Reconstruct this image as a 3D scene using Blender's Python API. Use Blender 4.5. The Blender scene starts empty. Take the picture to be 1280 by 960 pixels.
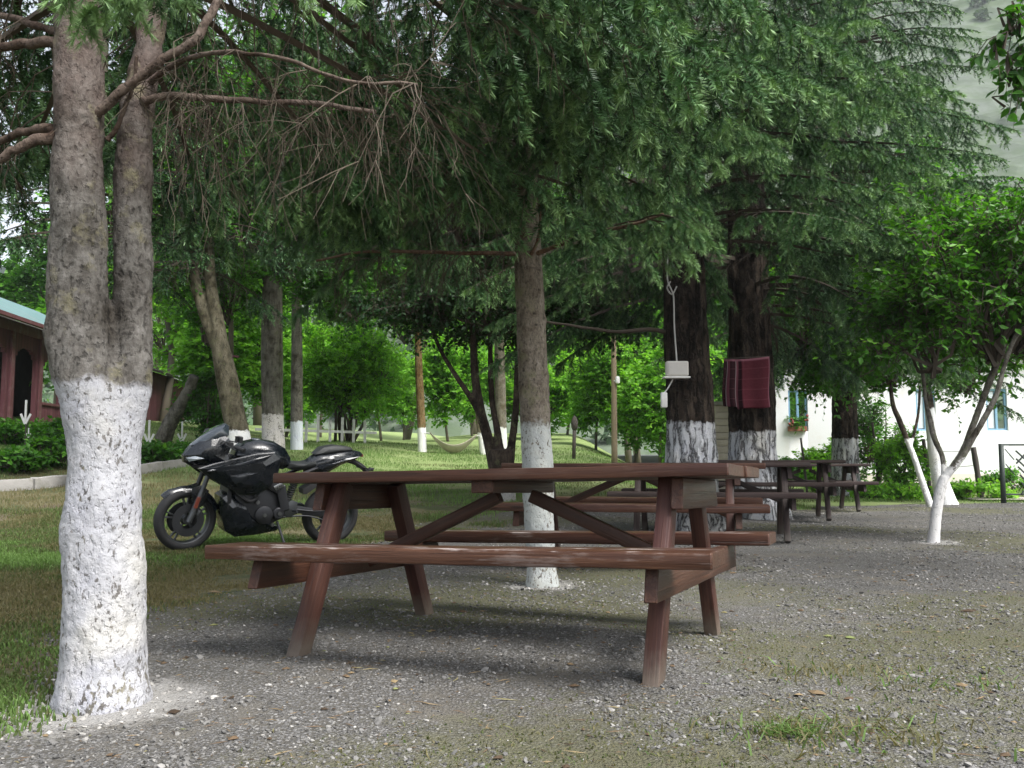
import bpy, bmesh, math, random
import numpy as np
from mathutils import Vector, Matrix
random.seed(7)
RNG = np.random.default_rng(11)
SC = bpy.context.scene
COL = SC.collection
F_PX, HOR, CAM_H = 1150.0, 582.0, 0.76
PITCH = math.atan((HOR - 480) / F_PX)

def at(px, py, Y):
    """world point seen at a pixel of the 1280x960 photograph at distance Y along the ground"""
    a = (px - 640) / F_PX; b = (480 - py) / F_PX
    c, s = math.cos(PITCH), math.sin(PITCH)
    d = Y / (c - b * s)
    return np.array([a * d, Y, CAM_H + d * (s + b * c)])

# ---------- terrain ----------
def sstep(a, b, t):
    t = np.clip((t - a) / (b - a), 0, 1); return t * t * (3 - 2 * t)
def ground_z(x, y):
    x = np.asarray(x, float); y = np.asarray(y, float)
    def ramp(y, y0, w):            # soft start of a slope
        u = y - y0
        return np.where(u < 0, 0, np.where(u < w, u * u / (2 * w), u - w / 2))
    zc = 0.066 * ramp(y, 8.5, 4) - 0.035 * ramp(y, 38, 20)
    zl = 0.085 * ramp(y, 8.5, 3) - 0.055 * ramp(y, 24, 6)
    zr = 0.012 * ramp(y, 16, 6)
    wl = sstep(-1.0, -6.0, x); wr = sstep(0.5, 5.0, x - 0.06 * (y - 10))
    z = zc * (1 - wl) * (1 - wr) + zl * wl + zr * wr * (1 - wl)
    z = z + 0.13 * np.clip(-x - 7.2, 0, 6) * sstep(11, 16, y)
    far = np.hypot(x, y)
    return z
def gz(x, y): return float(ground_z(x, y))

# ---------- numpy value noise ----------
_perm = np.random.default_rng(3).random((64, 64, 64)).astype(np.float32)
def vnoise(P):
    P = np.asarray(P, float); i = np.floor(P).astype(int); f = P - i; f = f * f * (3 - 2 * f)
    i0 = i & 63; i1 = (i + 1) & 63
    x0, y0, z0 = i0[..., 0], i0[..., 1], i0[..., 2]; x1, y1, z1 = i1[..., 0], i1[..., 1], i1[..., 2]
    fx, fy, fz = f[..., 0], f[..., 1], f[..., 2]
    g = _perm
    a = g[x0, y0, z0] * (1 - fx) + g[x1, y0, z0] * fx
    b = g[x0, y1, z0] * (1 - fx) + g[x1, y1, z0] * fx
    c = g[x0, y0, z1] * (1 - fx) + g[x1, y0, z1] * fx
    d = g[x0, y1, z1] * (1 - fx) + g[x1, y1, z1] * fx
    a = a * (1 - fy) + b * fy; c = c * (1 - fy) + d * fy
    return a * (1 - fz) + c * fz - 0.5
def fbm(P, o=4, lac=2.1, gain=0.5):
    P = np.asarray(P, float); r = 0; a = 1.0
    for k in range(o):
        r = r + a * vnoise(P + 17.3 * k); P = P * lac; a *= gain
    return r

# ---------- objects ----------
def tag(o, label=None, cat=None, group=None, kind=None):
    if label: o['label'] = label
    if cat: o['category'] = cat
    if group: o['group'] = group
    if kind: o['kind'] = kind
    return o
def empty(name, loc=(0, 0, 0), rz=0.0, label=None, cat=None, group=None):
    o = bpy.data.objects.new(name, None); COL.objects.link(o)
    o.location = [float(v) for v in loc]; o.rotation_euler = (0, 0, rz); o.empty_display_size = 0.2
    return tag(o, label, cat, group)
def mesh_np(name, V, faces, mats, midx=None, smooth=False, attrs=None, parent=None, world=True, autosmooth=None):
    """V (n,3); faces list of (m,k) int arrays; midx list of int or arrays matching faces; world coords shifted to the parent"""
    V = np.asarray(V, np.float32)
    if parent is not None and world: V = V - np.array(parent.location, np.float32)
    me = bpy.data.meshes.new(name)
    faces = [np.asarray(f, np.int32) for f in faces if len(f)]
    nl = sum(f.size for f in faces); npoly = sum(len(f) for f in faces)
    me.vertices.add(len(V)); me.vertices.foreach_set('co', np.ascontiguousarray(V).ravel())
    me.loops.add(nl); me.polygons.add(npoly)
    me.loops.foreach_set('vertex_index', np.concatenate([f.ravel() for f in faces]))
    tot = np.concatenate([np.full(len(f), f.shape[1], np.int32) for f in faces])
    st = np.concatenate([[0], np.cumsum(tot)[:-1]]).astype(np.int32)
    me.polygons.foreach_set('loop_start', st)
    if midx is not None:
        mi = np.concatenate([np.broadcast_to(np.asarray(m, np.int32), (len(f),)) for m, f in zip(midx, faces)])
        me.polygons.foreach_set('material_index', np.ascontiguousarray(mi))
    me.polygons.foreach_set('use_smooth', np.full(npoly, bool(smooth)))
    for m in (mats if isinstance(mats, (list, tuple)) else [mats]): me.materials.append(m)
    if attrs:
        for k, a in attrs.items():
            a = np.asarray(a, np.float32)
            if a.ndim == 1:
                me.attributes.new(k, 'FLOAT', 'POINT').data.foreach_set('value', a)
            else:
                me.attributes.new(k, 'FLOAT_VECTOR', 'POINT').data.foreach_set('vector', np.ascontiguousarray(a).ravel())
    me.update(calc_edges=True)
    o = bpy.data.objects.new(name, me); COL.objects.link(o)
    if parent is not None: o.parent = parent
    if autosmooth: set_sharp(me, autosmooth)
    return o
def set_sharp(me, ang):
    me.polygons.foreach_set('use_smooth', np.ones(len(me.polygons), bool))
    bm = bmesh.new(); bm.from_mesh(me)
    for e in bm.edges:
        if len(e.link_faces) != 2 or e.calc_face_angle(0) > ang: e.smooth = False
    bm.to_mesh(me); bm.free()

class MB:
    """collects pieces of ONE part and links them as one mesh object"""
    def __init__(s): s.V = []; s.F3 = []; s.F4 = []; s.G = []; s.n = 0; s.Fn = []
    def add(s, V, f4=None, f3=None, g=None, fn=None):
        V = np.asarray(V, float); s.V.append(V)
        if f4 is not None and len(f4): s.F4.append(np.asarray(f4, int) + s.n)
        if f3 is not None and len(f3): s.F3.append(np.asarray(f3, int) + s.n)
        if fn is not None:
            for f in fn: s.Fn.append(np.asarray(f, int)[None, :] + s.n)
        s.G.append(np.asarray(g, float) if g is not None else V * 1.0)
        s.n += len(V)
    def build(s, name, mat, parent=None, smooth=False, autosmooth=None, world=True):
        fs = []
        if s.F4: fs.append(np.concatenate(s.F4))
        if s.F3: fs.append(np.concatenate(s.F3))
        fs += s.Fn
        return mesh_np(name, np.concatenate(s.V), fs, mat, None, smooth, {'gc': np.concatenate(s.G)}, parent, world, autosmooth)
    # --- pieces
    def beam(s, p0, p1, w, h, up=(0, 0, 1), n=8, r=0.004, jit=0.0012, cut0=0.0, cut1=0.0, sag=0.0):
        """a board from p0 to p1; w across, h along up; rounded edges; slight unevenness; cut tilts an end"""
        p0 = np.array(p0, float); p1 = np.array(p1, float); d = p1 - p0; L = np.linalg.norm(d); d /= L
        u = np.array(up, float); u -= d * (u @ d); u /= np.linalg.norm(u); v = np.cross(u, d)
        r = min(r, w * .45, h * .45)
        cs = []
        for cx, cy, a0 in ((w / 2 - r, h / 2 - r, 0), (-w / 2 + r, h / 2 - r, 90), (-w / 2 + r, -h / 2 + r, 180), (w / 2 - r, -h / 2 + r, 270)):
            for k in range(3):
                a = math.radians(a0 + 45 * k); cs.append((cx + r * math.cos(a), cy + r * math.sin(a)))
        cs = np.array(cs); m = len(cs)
        ts = np.concatenate([[0, r / L], np.linspace(0, 1, n + 1)[1:-1], [1 - r / L, 1]])
        off = RNG.random(3) * 50
        V = []; G = []
        for i, t in enumerate(ts):
            sc = np.ones(2)
            if i in (0, len(ts) - 1): sc = np.array([(w - 2 * r * .7) / w, (h - 2 * r * .7) / h])
            c = cs * sc
            ax = t * L + c[:, 1] * (cut0 * (1 - t) + cut1 * t)
            P = p0 + np.outer(ax, d) + np.outer(c[:, 0], v) + np.outer(c[:, 1] - sag * 4 * t * (1 - t), u)
            nz = np.stack([np.full(m, t * L * 6), c[:, 0] * 9, c[:, 1] * 9], 1) + off
            P = P + np.outer(vnoise(nz) * 2 * jit, v) + np.outer(vnoise(nz + 9) * 2 * jit, u)
            V.append(P); G.append(np.stack([ax, c[:, 0], c[:, 1]], 1) + off)
        k = len(ts); V = np.concatenate(V); G = np.concatenate(G)
        idx = np.arange(k * m).reshape(k, m)
        q = np.stack([idx[:-1], np.roll(idx[:-1], -1, 1), np.roll(idx[1:], -1, 1), idx[1:]], -1).reshape(-1, 4)
        s.add(V, q, None, G, [idx[0][::-1], idx[-1]])
    def box(s, c, size, rz=0.0, r=0.004):
        c = np.array(c, float); ca, sa = math.cos(rz), math.sin(rz); dx = np.array([ca, sa, 0]) * size[0] / 2
        s.beam(c - dx, c + dx, size[1], size[2], n=1, r=r, jit=0)
    def tube(s, pts, rad, seg=8, cap=True):
        pts = np.asarray(pts, float); k = len(pts); rad = np.broadcast_to(np.asarray(rad, float), (k,))
        T = np.gradient(pts, axis=0); T /= np.linalg.norm(T, axis=1)[:, None] + 1e-9
        ref = np.array([0, 0, 1.0]) if abs(T[0][2]) < .9 else np.array([1.0, 0, 0])
        V = []; G = []; L = 0; off = RNG.random(3) * 50
        U = np.cross(T[0], ref); U /= np.linalg.norm(U)
        a = np.arange(seg) * 2 * math.pi / seg
        for i in range(k):
            U = U - T[i] * (U @ T[i]); U /= np.linalg.norm(U); W = np.cross(T[i], U)
            if i: L += np.linalg.norm(pts[i] - pts[i - 1])
            V.append(pts[i] + rad[i] * (np.outer(np.cos(a), U) + np.outer(np.sin(a), W)))
            G.append(np.stack([np.full(seg, L), rad[i] * np.cos(a), rad[i] * np.sin(a)], 1) + off)
        idx = np.arange(k * seg).reshape(k, seg)
        q = np.stack([idx[:-1], np.roll(idx[:-1], -1, 1), np.roll(idx[1:], -1, 1), idx[1:]], -1).reshape(-1, 4)
        s.add(np.concatenate(V), q, None, np.concatenate(G), [idx[0][::-1], idx[-1]] if cap else None)
    def lathe(s, prof, c, axis=(0, 1, 0), seg=32, closed=False):
        """prof: list of (axial, radius)"""
        ax = np.array(axis, float); ax /= np.linalg.norm(ax)
        ref = np.array([0, 0, 1.0]) if abs(ax[2]) < .9 else np.array([1.0, 0, 0])
        U = np.cross(ax, ref); U /= np.linalg.norm(U); W = np.cross(ax, U)
        a = np.arange(seg) * 2 * math.pi / seg; ring = np.outer(np.cos(a), U) + np.outer(np.sin(a), W)
        V = np.concatenate([np.array(c, float) + ax * p[0] + ring * p[1] for p in prof]); k = len(prof)
        idx = np.arange(k * seg).reshape(k, seg)
        A = idx if closed else idx[:-1]; B = np.roll(idx, -1, 0) if closed else idx[1:]
        q = np.stack([A, np.roll(A, -1, 1), np.roll(B, -1, 1), B], -1).reshape(-1, 4)
        s.add(V, q, None, None, None if closed else [idx[0][::-1], idx[-1]])
    def pillow(s, poly, y0, wi, wo=0.0, rings=(0, .12, .35, .7), cen=None, power=2.0, one=None):
        """side outline (x,z) inflated to half width wi about y=y0; edge half width wo"""
        P = np.array(poly, float); c = np.array(cen) if cen is not None else P.mean(0); m = len(P)
        wo = np.broadcast_to(np.asarray(wo, float), (m,)); V = []
        sides = (1, -1)
        base = 0; rows = []
        for sd in sides:
            rr = []
            for k in rings:
                Q = P + (c - P) * k; b = 1 - (1 - k) ** power
                w = wo + (wi - wo) * b
                rr.append(np.stack([Q[:, 0], y0 + sd * w, Q[:, 1]], 1))
            rr.append(np.array([[c[0], y0 + sd * wi, c[1]]]))
            rows.append(rr)
        f4 = []; f3 = []; n = 0; firsts = []
        for sd, rr in zip(sides, rows):
            st = n; firsts.append(st); R = len(rings)
            for i in range(R - 1):
                for j in range(m):
                    a, b, c2, d = st + i * m + j, st + i * m + (j + 1) % m, st + (i + 1) * m + (j + 1) % m, st + (i + 1) * m + j
                    f4.append((a, b, c2, d) if sd < 0 else (d, c2, b, a))
            for j in range(m):
                a, b, t = st + (R - 1) * m + j, st + (R - 1) * m + (j + 1) % m, st + R * m
                f3.append((a, b, t) if sd < 0 else (t, b, a))
            n += R * m + 1
        if np.any(wo > 1e-5):
            for j in range(m):
                a, b = firsts[0] + j, firsts[0] + (j + 1) % m; c2, d = firsts[1] + (j + 1) % m, firsts[1] + j
                f4.append((a, b, c2, d))
        s.add(np.concatenate([np.concatenate(r) for r in rows]), f4, f3)

def copy_tree(o, parent=None):
    c = o.copy(); COL.objects.link(c)
    if parent is not None: c.parent = parent
    for ch in list(o.children): copy_tree(ch, c)
    return c

# ---------- materials ----------
def new_mat(name):
    m = bpy.data.materials.new(name); m.use_nodes = True; nt = m.node_tree; nt.nodes.clear()
    out = nt.nodes.new('ShaderNodeOutputMaterial'); return m, nt, out
class N:
    """tiny node helper"""
    def __init__(s, nt): s.nt = nt
    def __call__(s, t, _in=None, **kw):
        n = s.nt.nodes.new(t)
        for k, v in kw.items(): setattr(n, k, v)
        for k, v in (_in or {}).items(): s.set(n.inputs[k], v)
        return n
    def set(s, sock, v):
        if isinstance(v, bpy.types.NodeSocket): s.nt.links.new(v, sock)
        elif isinstance(v, (tuple, list)) and sock.type == 'RGBA' and len(v) == 3: sock.default_value = (*v, 1)
        else: sock.default_value = v
    def noise(s, vec, scale, detail=4, rough=.55, dist=0.0):
        return s('ShaderNodeTexNoise', {'Vector': vec, 'Scale': scale, 'Detail': detail, 'Roughness': rough, 'Distortion': dist}).outputs['Fac']
    def voro(s, vec, scale, feat='F1', out='Distance', rnd=1.0):
        n = s('ShaderNodeTexVoronoi', {'Vector': vec, 'Scale': scale, 'Randomness': rnd}, feature=feat); return n.outputs[out]
    def ramp(s, fac, pts, interp='LINEAR'):
        n = s('ShaderNodeValToRGB', {'Fac': fac}); r = n.color_ramp; r.interpolation = interp
        while len(r.elements) < len(pts): r.elements.new(.5)
        for e, (p, c) in zip(r.elements, pts):
            e.position = p; e.color = (c, c, c, 1) if not isinstance(c, (tuple, list)) else (*c, 1)
        return n.outputs['Color']
    def mix(s, fac, a, b, mode='MIX'):
        n = s('ShaderNodeMix', data_type='RGBA', blend_type=mode)
        s.set(n.inputs[0], fac); s.set(n.inputs[6], a); s.set(n.inputs[7], b); return n.outputs[2]
    def math(s, op, a, b=0.0, c=None, clamp=False):
        n = s('ShaderNodeMath', operation=op, use_clamp=clamp); s.set(n.inputs[0], a); s.set(n.inputs[1], b)
        if c is not None: s.set(n.inputs[2], c)
        return n.outputs[0]
    def maprange(s, v, a, b, c=0.0, d=1.0, smooth=False):
        n = s('ShaderNodeMapRange', {'Value': v, 'From Min': a, 'From Max': b, 'To Min': c, 'To Max': d})
        if smooth: n.interpolation_type = 'SMOOTHSTEP'
        return n.outputs[0]
    def pos(s): return s('ShaderNodeNewGeometry').outputs['Position']
    def attr(s, name, out='Vector'): return s('ShaderNodeAttribute', attribute_name=name).outputs[out]
    def scale(s, vec, sc, loc=(0, 0, 0)):
        return s('ShaderNodeMapping', {'Vector': vec, 'Scale': sc, 'Location': loc}).outputs[0]
    def sep(s, vec): return s('ShaderNodeSeparateXYZ', {'Vector': vec}).outputs
    def bump(s, h, strength=.5, dist=.01):
        return s('ShaderNodeBump', {'Height': h, 'Strength': strength, 'Distance': dist}).outputs[0]
    def pbr(s, col, rough=.6, normal=None, metal=0.0, spec=.5, coat=0.0, **kw):
        d = {'Base Color': col, 'Roughness': rough, 'Metallic': metal, 'Specular IOR Level': spec, 'Coat Weight': coat}
        if normal is not None: d['Normal'] = normal
        d.update(kw); return s('ShaderNodeBsdfPrincipled', d).outputs[0]
def finish(nt, out, sh): nt.links.new(sh, out.inputs['Surface'])

def simple_mat(name, col, rough=.6, var=.25, scale=12, bump=.2, metal=0.0, spec=.5, coat=0.0, bd=.004, dirt=None):
    m, nt, out = new_mat(name); n = N(nt); tc = n('ShaderNodeTexCoord').outputs['Object']
    a = n.noise(tc, scale, 5, .6)
    c = n.mix(a, tuple(max(0, k * (1 - var)) for k in col), tuple(min(1, k * (1 + var)) for k in col))
    if dirt: c = n.mix(n.maprange(n.noise(tc, scale * .35, 6, .7), .5, .75), c, dirt)
    nb = n.bump(n.noise(tc, scale * 5, 4), bump, bd)
    finish(nt, out, n.pbr(c, n.maprange(a, .3, .7, rough * .85, min(1, rough * 1.15)), nb, metal, spec, coat)); return m

def bark_mat(name, cols, wash=None, fiss=(9, 9, 2.0), wash_col=(.86, .86, .85), depth=.02, chips=.5, lichen=None, tint=None, spots=0.0, edge=.05, warp_amt=.05, ridged=False):
    """bark; wash = height of the top edge of the whitewash"""
    m, nt, out = new_mat(name); n = N(nt); P = n.pos()
    warp = n('ShaderNodeVectorMath', {0: n('ShaderNodeTexNoise', {'Vector': P, 'Scale': 9.0, 'Detail': 5}).outputs['Color'], 1: (warp_amt,) * 3, 2: P}, operation='MULTIPLY_ADD').outputs[0]
    fp = n.scale(warp, fiss); f1 = n.noise(fp, 1.0, 8, .7); f2 = n.noise(P, 75, 5, .65); f3 = n.noise(P, 5, 4)
    rid = n.math('ABSOLUTE', n.math('MULTIPLY', n.math('SUBTRACT', n.noise(n.scale(warp, fiss, (3, 1, 7)), .8, 6, .55), .5), 2.0))      # 0 along cracks
    crack = n.maprange(rid, .0, .14) if ridged else n.maprange(n.noise(n.scale(warp, tuple(q * 2.2 for q in fiss), (5, 2, 1)), 1.0, 3, .5), .33, .45)
    h = n.math('ADD', n.math('MULTIPLY', crack, .75 if ridged else .25), n.math('ADD', n.math('MULTIPLY', f1, .7), n.math('MULTIPLY', f2, .35)))
    c = n.ramp(n.math('ADD', n.math('MULTIPLY', f1, .7), n.math('MULTIPLY', f2, .3)), [(.30, cols[0]), (.48, cols[1]), (.68, cols[2])])
    c = n.mix(n.math('MULTIPLY', n.math('SUBTRACT', 1.0, crack), .85 if ridged else .55), c, tuple(k * .4 for k in cols[0]))
    c = n.mix(n.maprange(n.noise(n.scale(warp, (7, 7, 26)), 1.0, 4, .6), .60, .70, 0, .55), c, tuple(k * .5 for k in cols[0]))
    c = n.mix(n.maprange(f3, .45, .7), c, n.mix(1.0, c, cols[1], 'SOFT_LIGHT'))
    if tint:                                     # upper trunk colour differs (younger, redder bark)
        z = n.sep(P)[2]
        k = n.math('MULTIPLY', n.maprange(n.math('ADD', z, n.math('MULTIPLY', n.noise(P, 4, 3), .6)), tint[0], tint[1]), n.maprange(n.noise(P, 9, 4), .3, .6, .5, 1))
        c = n.mix(k, c, n.mix(f2, tuple(q * .6 for q in tint[2]), tint[2]))
    if lichen: c = n.mix(n.math('MULTIPLY', n.maprange(n.noise(P, 7, 6, .7), .55, .68), .7), c, lichen)
    if spots:
        sp = n.voro(n.scale(P, (10, 10, 13)), 1.0); c = n.mix(n.math('MULTIPLY', n.maprange(sp, .16, .06), spots), c, (.02, .017, .014))
    rough = .9
    if wash is not None:
        z = n.sep(P)[2]
        e = n.math('ADD', z, n.math('ADD', n.math('MULTIPLY', n.math('SUBTRACT', n.noise(P, 9, 3), .5), edge * 2.5), n.math('MULTIPLY', n.math('SUBTRACT', n.noise(P, 45, 3), .5), edge * 1.2)))
        k = n.maprange(e, wash + .012, wash - .02)
        sp = n.math('ADD', n.math('MULTIPLY', n.noise(n.scale(P, (1, 1, .6)), 70, 5, .6), .55), n.math('ADD', n.math('MULTIPLY', f1, .3), n.math('MULTIPLY', n.noise(P, 6, 4), .25)))
        holes = n.maprange(sp, .468 + .05 * chips, .425 + .05 * chips)
        if ridged: holes = n.math('MAXIMUM', n.math('MULTIPLY', holes, .6), n.maprange(n.math('ADD', rid, n.math('MULTIPLY', n.math('SUBTRACT', f2, .5), .15)), .09, .03))
        holes = n.math('MULTIPLY', holes, min(1, chips * 1.1))
        wc = n.mix(n.noise(P, 14, 5, .65), tuple(q * .82 for q in wash_col), wash_col)
        wc = n.mix(n.math('MULTIPLY', n.maprange(n.noise(P, 5, 5, .7), .5, .72), .5), wc, (wash_col[0] * .74, wash_col[1] * .75, wash_col[2] * .86))
        wc = n.mix(n.math('MULTIPLY', n.maprange(n.noise(P, 3.1, 4), .5, .7), .35), wc, (.62, .58, .45))
        c = n.mix(n.math('MULTIPLY', k, n.math('SUBTRACT', 1.0, holes)), c, wc)
    nb = n.bump(h, 1.0, depth)
    finish(nt, out, n.pbr(c, rough, nb, spec=.2)); return m

def leaf_mat(name, lo, hi, trans=.35, rough=.5, spec=.4, hue=None):
    """tone attribute picks between two greens; thin-leaf transmission"""
    m, nt, out = new_mat(name); n = N(nt); t = n.attr('tone', 'Fac')
    stops = [(0.0, lo), (1.0, hi)] if hue is None else [(0.0, lo), (.55, hue), (1.0, hi)]
    c = n.ramp(t, stops)
    d = n.pbr(c, rough, spec=spec)
    tr = n('ShaderNodeBsdfTranslucent', {'Color': n.mix(1.0, c, (1.25, 1.35, .6), 'MULTIPLY')}).outputs[0]
    finish(nt, out, n('ShaderNodeMixShader', {0: trans, 1: d, 2: tr}).outputs[0]); return m

def wood_mat(name, c0, c1, c2, worn=(.30, .24, .20), worn_glint_amt=.3, rough=(.35, .65), foot=None, maroon=None):
    m, nt, out = new_mat(name); n = N(nt); g = n.attr('gc')
    gr = n.noise(n.scale(g, (2.0, 62, 62)), 1.0, 7, .68, .8); big = n.noise(n.scale(g, (1.3, 5, 5)), 1.0, 4); fine = n.noise(n.scale(g, (9, 160, 160)), 1.0, 4)
    c = n.ramp(n.math('ADD', n.math('MULTIPLY', gr, .7), n.math('MULTIPLY', big, .3)), [(.3, c0), (.5, c1), (.7, c2)])
    if maroon: c = n.mix(n.maprange(n.noise(n.scale(g, (1.1, 3, 3), (7, 3, 1)), 1.0, 5, .6), .50, .70, 0, .75), c, n.mix(fine, tuple(k * .7 for k in maroon), maroon))
    P = n.pos()
    w = n.math('MULTIPLY', n.maprange(n.math('ADD', n.math('MULTIPLY', n.noise(n.scale(g, (2.4, 9, 9), (3, 0, 4)), 1.0, 8, .72), .8), n.math('MULTIPLY', fine, .2)), .545, .62), n.math('MULTIPLY', n.maprange(n.sep(n('ShaderNodeNewGeometry').outputs['Normal'])[2], .2, .8, .18, 1), worn_glint_amt))  # pale wear with top glint painted in, strongest on upward faces
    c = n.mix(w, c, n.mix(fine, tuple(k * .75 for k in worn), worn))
    if foot:
        z = n.sep(P)[2]; k = n.maprange(n.math('ADD', z, n.math('MULTIPLY', n.noise(P, 20, 4), .12)), .19, .05)
        c = n.mix(n.math('MULTIPLY', k, .75), c, foot)
    ro = n.maprange(n.math('ADD', gr, n.math('MULTIPLY', w, .8)), .3, 1.0, rough[0], rough[1])
    ck = n.maprange(n.noise(n.scale(g, (.9, 95, 95), (2, 8, 5)), 1.0, 4, .6, .4), .36, .30); c = n.mix(n.math('MULTIPLY', ck, .75), c, tuple(k * .35 for k in c0))
    kn = n.voro(n.scale(g, (2.1, 11, 11), (4, 1, 3)), 1.0); c = n.mix(n.maprange(kn, .16, .06, 0, .8), c, tuple(k * .5 for k in c0))
    nb = n.bump(n.math('ADD', n.math('MULTIPLY', n.math('SUBTRACT', gr, n.math('MULTIPLY', ck, .6)), .8), n.math('MULTIPLY', fine, .4)), .7, .004)
    finish(nt, out, n.pbr(c, ro, nb, spec=.3)); return m
# =====================================================================  GROUND
GEDGE = [(-60, -2.6), (2.0, -1.75), (2.9, -1.62), (4.0, -1.85), (4.9, -1.95), (6.2, -1.60), (7.4, -1.15), (9.0, -.95), (10.5, -.8), (12.0, -.3), (13.6, 1.0), (14.6, 3.2), (17, 5.5), (18.6, 8.4), (19.2, 14), (19.6, 40), (60, 400)]
def edge_x(y): return np.interp(y, [p[0] for p in GEDGE], [p[1] for p in GEDGE])
def gravel_mask(x, y):
    """1 on the gravel, 0 on the grass, soft and ragged between"""
    P = np.stack([x * .9, y * .9, np.zeros_like(x)], -1)
    d = (x - edge_x(y)) + .9 * fbm(P, 4) * np.clip(y / 6, .5, 1.6)
    return sstep(-.25, .3, d)
def axis_pts(lo, hi, c, fine, grow):
    a = [c]; st = fine
    while a[-1] < hi: a.append(a[-1] + st); st *= grow
    b = [c]; st = fine
    while b[-1] > lo: b.append(b[-1] - st); st *= grow
    return np.array(sorted(set(b[1:] + a)))
gx = axis_pts(-700, 700, 0, .05, 1.022); gy = np.concatenate([np.arange(-40, 0, 4.0), axis_pts(0, 900, 3.5, .05, 1.022)])
X, Y = np.meshgrid(gx, gy)
Zg = ground_z(X, Y)
near = np.clip(1 - np.hypot(X, Y) / 40, 0, 1)
Zg = Zg + near * (.05 * fbm(np.stack([X * .8, Y * .8, X * 0], -1), 3) + .012 * fbm(np.stack([X * 7, Y * 7, X * 0 + 5], -1), 2))
gm = gravel_mask(X, Y)
moss = fbm(np.stack([X * .8 + 3, Y * .8, X * 0 + 2], -1), 5)
nx, ny = len(gx), len(gy); idx = np.arange(nx * ny).reshape(ny, nx)
GQ = np.stack([idx[:-1, :-1], idx[:-1, 1:], idx[1:, 1:], idx[1:, :-1]], -1).reshape(-1, 4)
def gsurf(x, y):
    """height of the ground sheet with its small unevenness"""
    x = np.asarray(x, float); y = np.asarray(y, float); nr = np.clip(1 - np.hypot(x, y) / 40, 0, 1)
    return ground_z(x, y) + nr * (.05 * fbm(np.stack([x * .8, y * .8, x * 0], -1), 3) + .012 * fbm(np.stack([x * 7, y * 7, x * 0 + 5], -1), 2))

def ground_mat():
    m, nt, out = new_mat('ground_gravel_and_turf'); n = N(nt); P = n.pos()
    g = n.attr('gravel', 'Fac')
    # gravel: stones of many greys in dusty soil
    cell = n('ShaderNodeTexVoronoi', {'Vector': P, 'Scale': 85.0}); cell2 = n('ShaderNodeTexVoronoi', {'Vector': P, 'Scale': 190.0})
    sv = n.sep(cell.outputs['Color'])[0]; sv2 = n.sep(cell2.outputs['Color'])[1]
    st = n.ramp(sv, [(0, (.07, .069, .069)), (.5, (.145, .143, .144)), (.85, (.24, .237, .236)), (1, (.40, .393, .388))])
    st2 = n.ramp(sv2, [(0, (.065, .064, .063)), (.6, (.14, .138, .137)), (1, (.30, .295, .29))])
    gcol = n.mix(n.maprange(n.noise(P, 9, 4), .42, .58), st, st2)
    gcol = n.mix(n.maprange(cell.outputs['Distance'], .3, .62), gcol, (.085, .08, .07))
    soil = n.mix(n.noise(P, 30, 6, .7), (.09, .082, .07), (.17, .158, .135))
    gcol = n.mix(n.maprange(n.noise(P, 2.3, 5, .65), .5, .66), gcol, soil)
    # thin moss and trodden weeds over it
    mo = n.attr('moss', 'Fac'); mk = n.math('MULTIPLY', n.maprange(n.math('ADD', mo, n.math('MULTIPLY', n.math('SUBTRACT', n.noise(P, 14, 6, .75), .5), .9)), -.06, .28), .8)
    mcol = n.mix(n.noise(P, 70, 4, .7), (.060, .062, .028), (.145, .14, .082))
    gcol = n.mix(mk, gcol, mcol)
    dp = n.noise(P, .55, 4, .6); gcol = n.mix(n.maprange(dp, .4, .62, 0, .45), gcol, n.mix(1.0, gcol, (.55, .54, .53), 'MULTIPLY'))
    # turf: green, dry straw and bare soil
    t1 = n.noise(P, 1.1, 6, .65); t2 = n.noise(P, 40, 5, .7)
    tcol = n.mix(t2, (.030, .046, .015), (.075, .092, .035))
    tcol = n.mix(n.maprange(t1, .44, .56), tcol, n.mix(t2, (.09, .08, .04), (.17, .155, .085)))
    tcol = n.mix(n.maprange(n.noise(P, .7, 6, .7), .55, .64), tcol, n.mix(t2, (.075, .055, .04), (.13, .10, .075)))
    yy = n.sep(P)[1]
    lit_meadow = n.mix(n.noise(P, 2.2, 6, .7), (.15, .22, .07), (.27, .33, .13))  # paler far lawn: the open daylight on it is put into the colour
    tcol = n.mix(n.maprange(n.math('ADD', yy, n.math('MULTIPLY', n.noise(P, .5, 4), 6)), 17.5, 22), tcol, lit_meadow)
    c = n.mix(n.maprange(n.math('ADD', g, n.math('MULTIPLY', n.math('SUBTRACT', n.noise(P, 16, 6, .75), .5), .9)), .35, .62), tcol, gcol)
    # spilt lime round the painted trees
    for (x, y, r) in LIME:
        d = n('ShaderNodeVectorMath', {0: n('ShaderNodeVectorMath', {0: P, 1: (1, 1, 0)}, operation='MULTIPLY').outputs[0], 1: (x, y, 0)}, operation='DISTANCE').outputs['Value']
        k = n.maprange(n.math('SUBTRACT', d, n.math('MULTIPLY', n.noise(P, 11, 6, .75), r * .95)), r * .35, r * .05)
        c = n.mix(n.math('MULTIPLY', k, .55), c, (.42, .41, .395))
    hb = n.math('ADD', n.math('MULTIPLY', n.math('SUBTRACT', 1.0, cell.outputs['Distance']), .6), n.math('MULTIPLY', n.math('SUBTRACT', 1.0, cell2.outputs['Distance']), .3))
    hb = n.math('ADD', hb, n.math('MULTIPLY', n.noise(P, 25, 6, .7), .6))
    finish(nt, out, n.pbr(c, .92, n.bump(hb, .8, .02), spec=.25)); return m
LIME = [(-1.36, 3.06, .50), (.20, 6.12, .34), (2.06, 10.5, .5), (4.25, 9.3, .3)]
M_GROUND = ground_mat()
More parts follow.
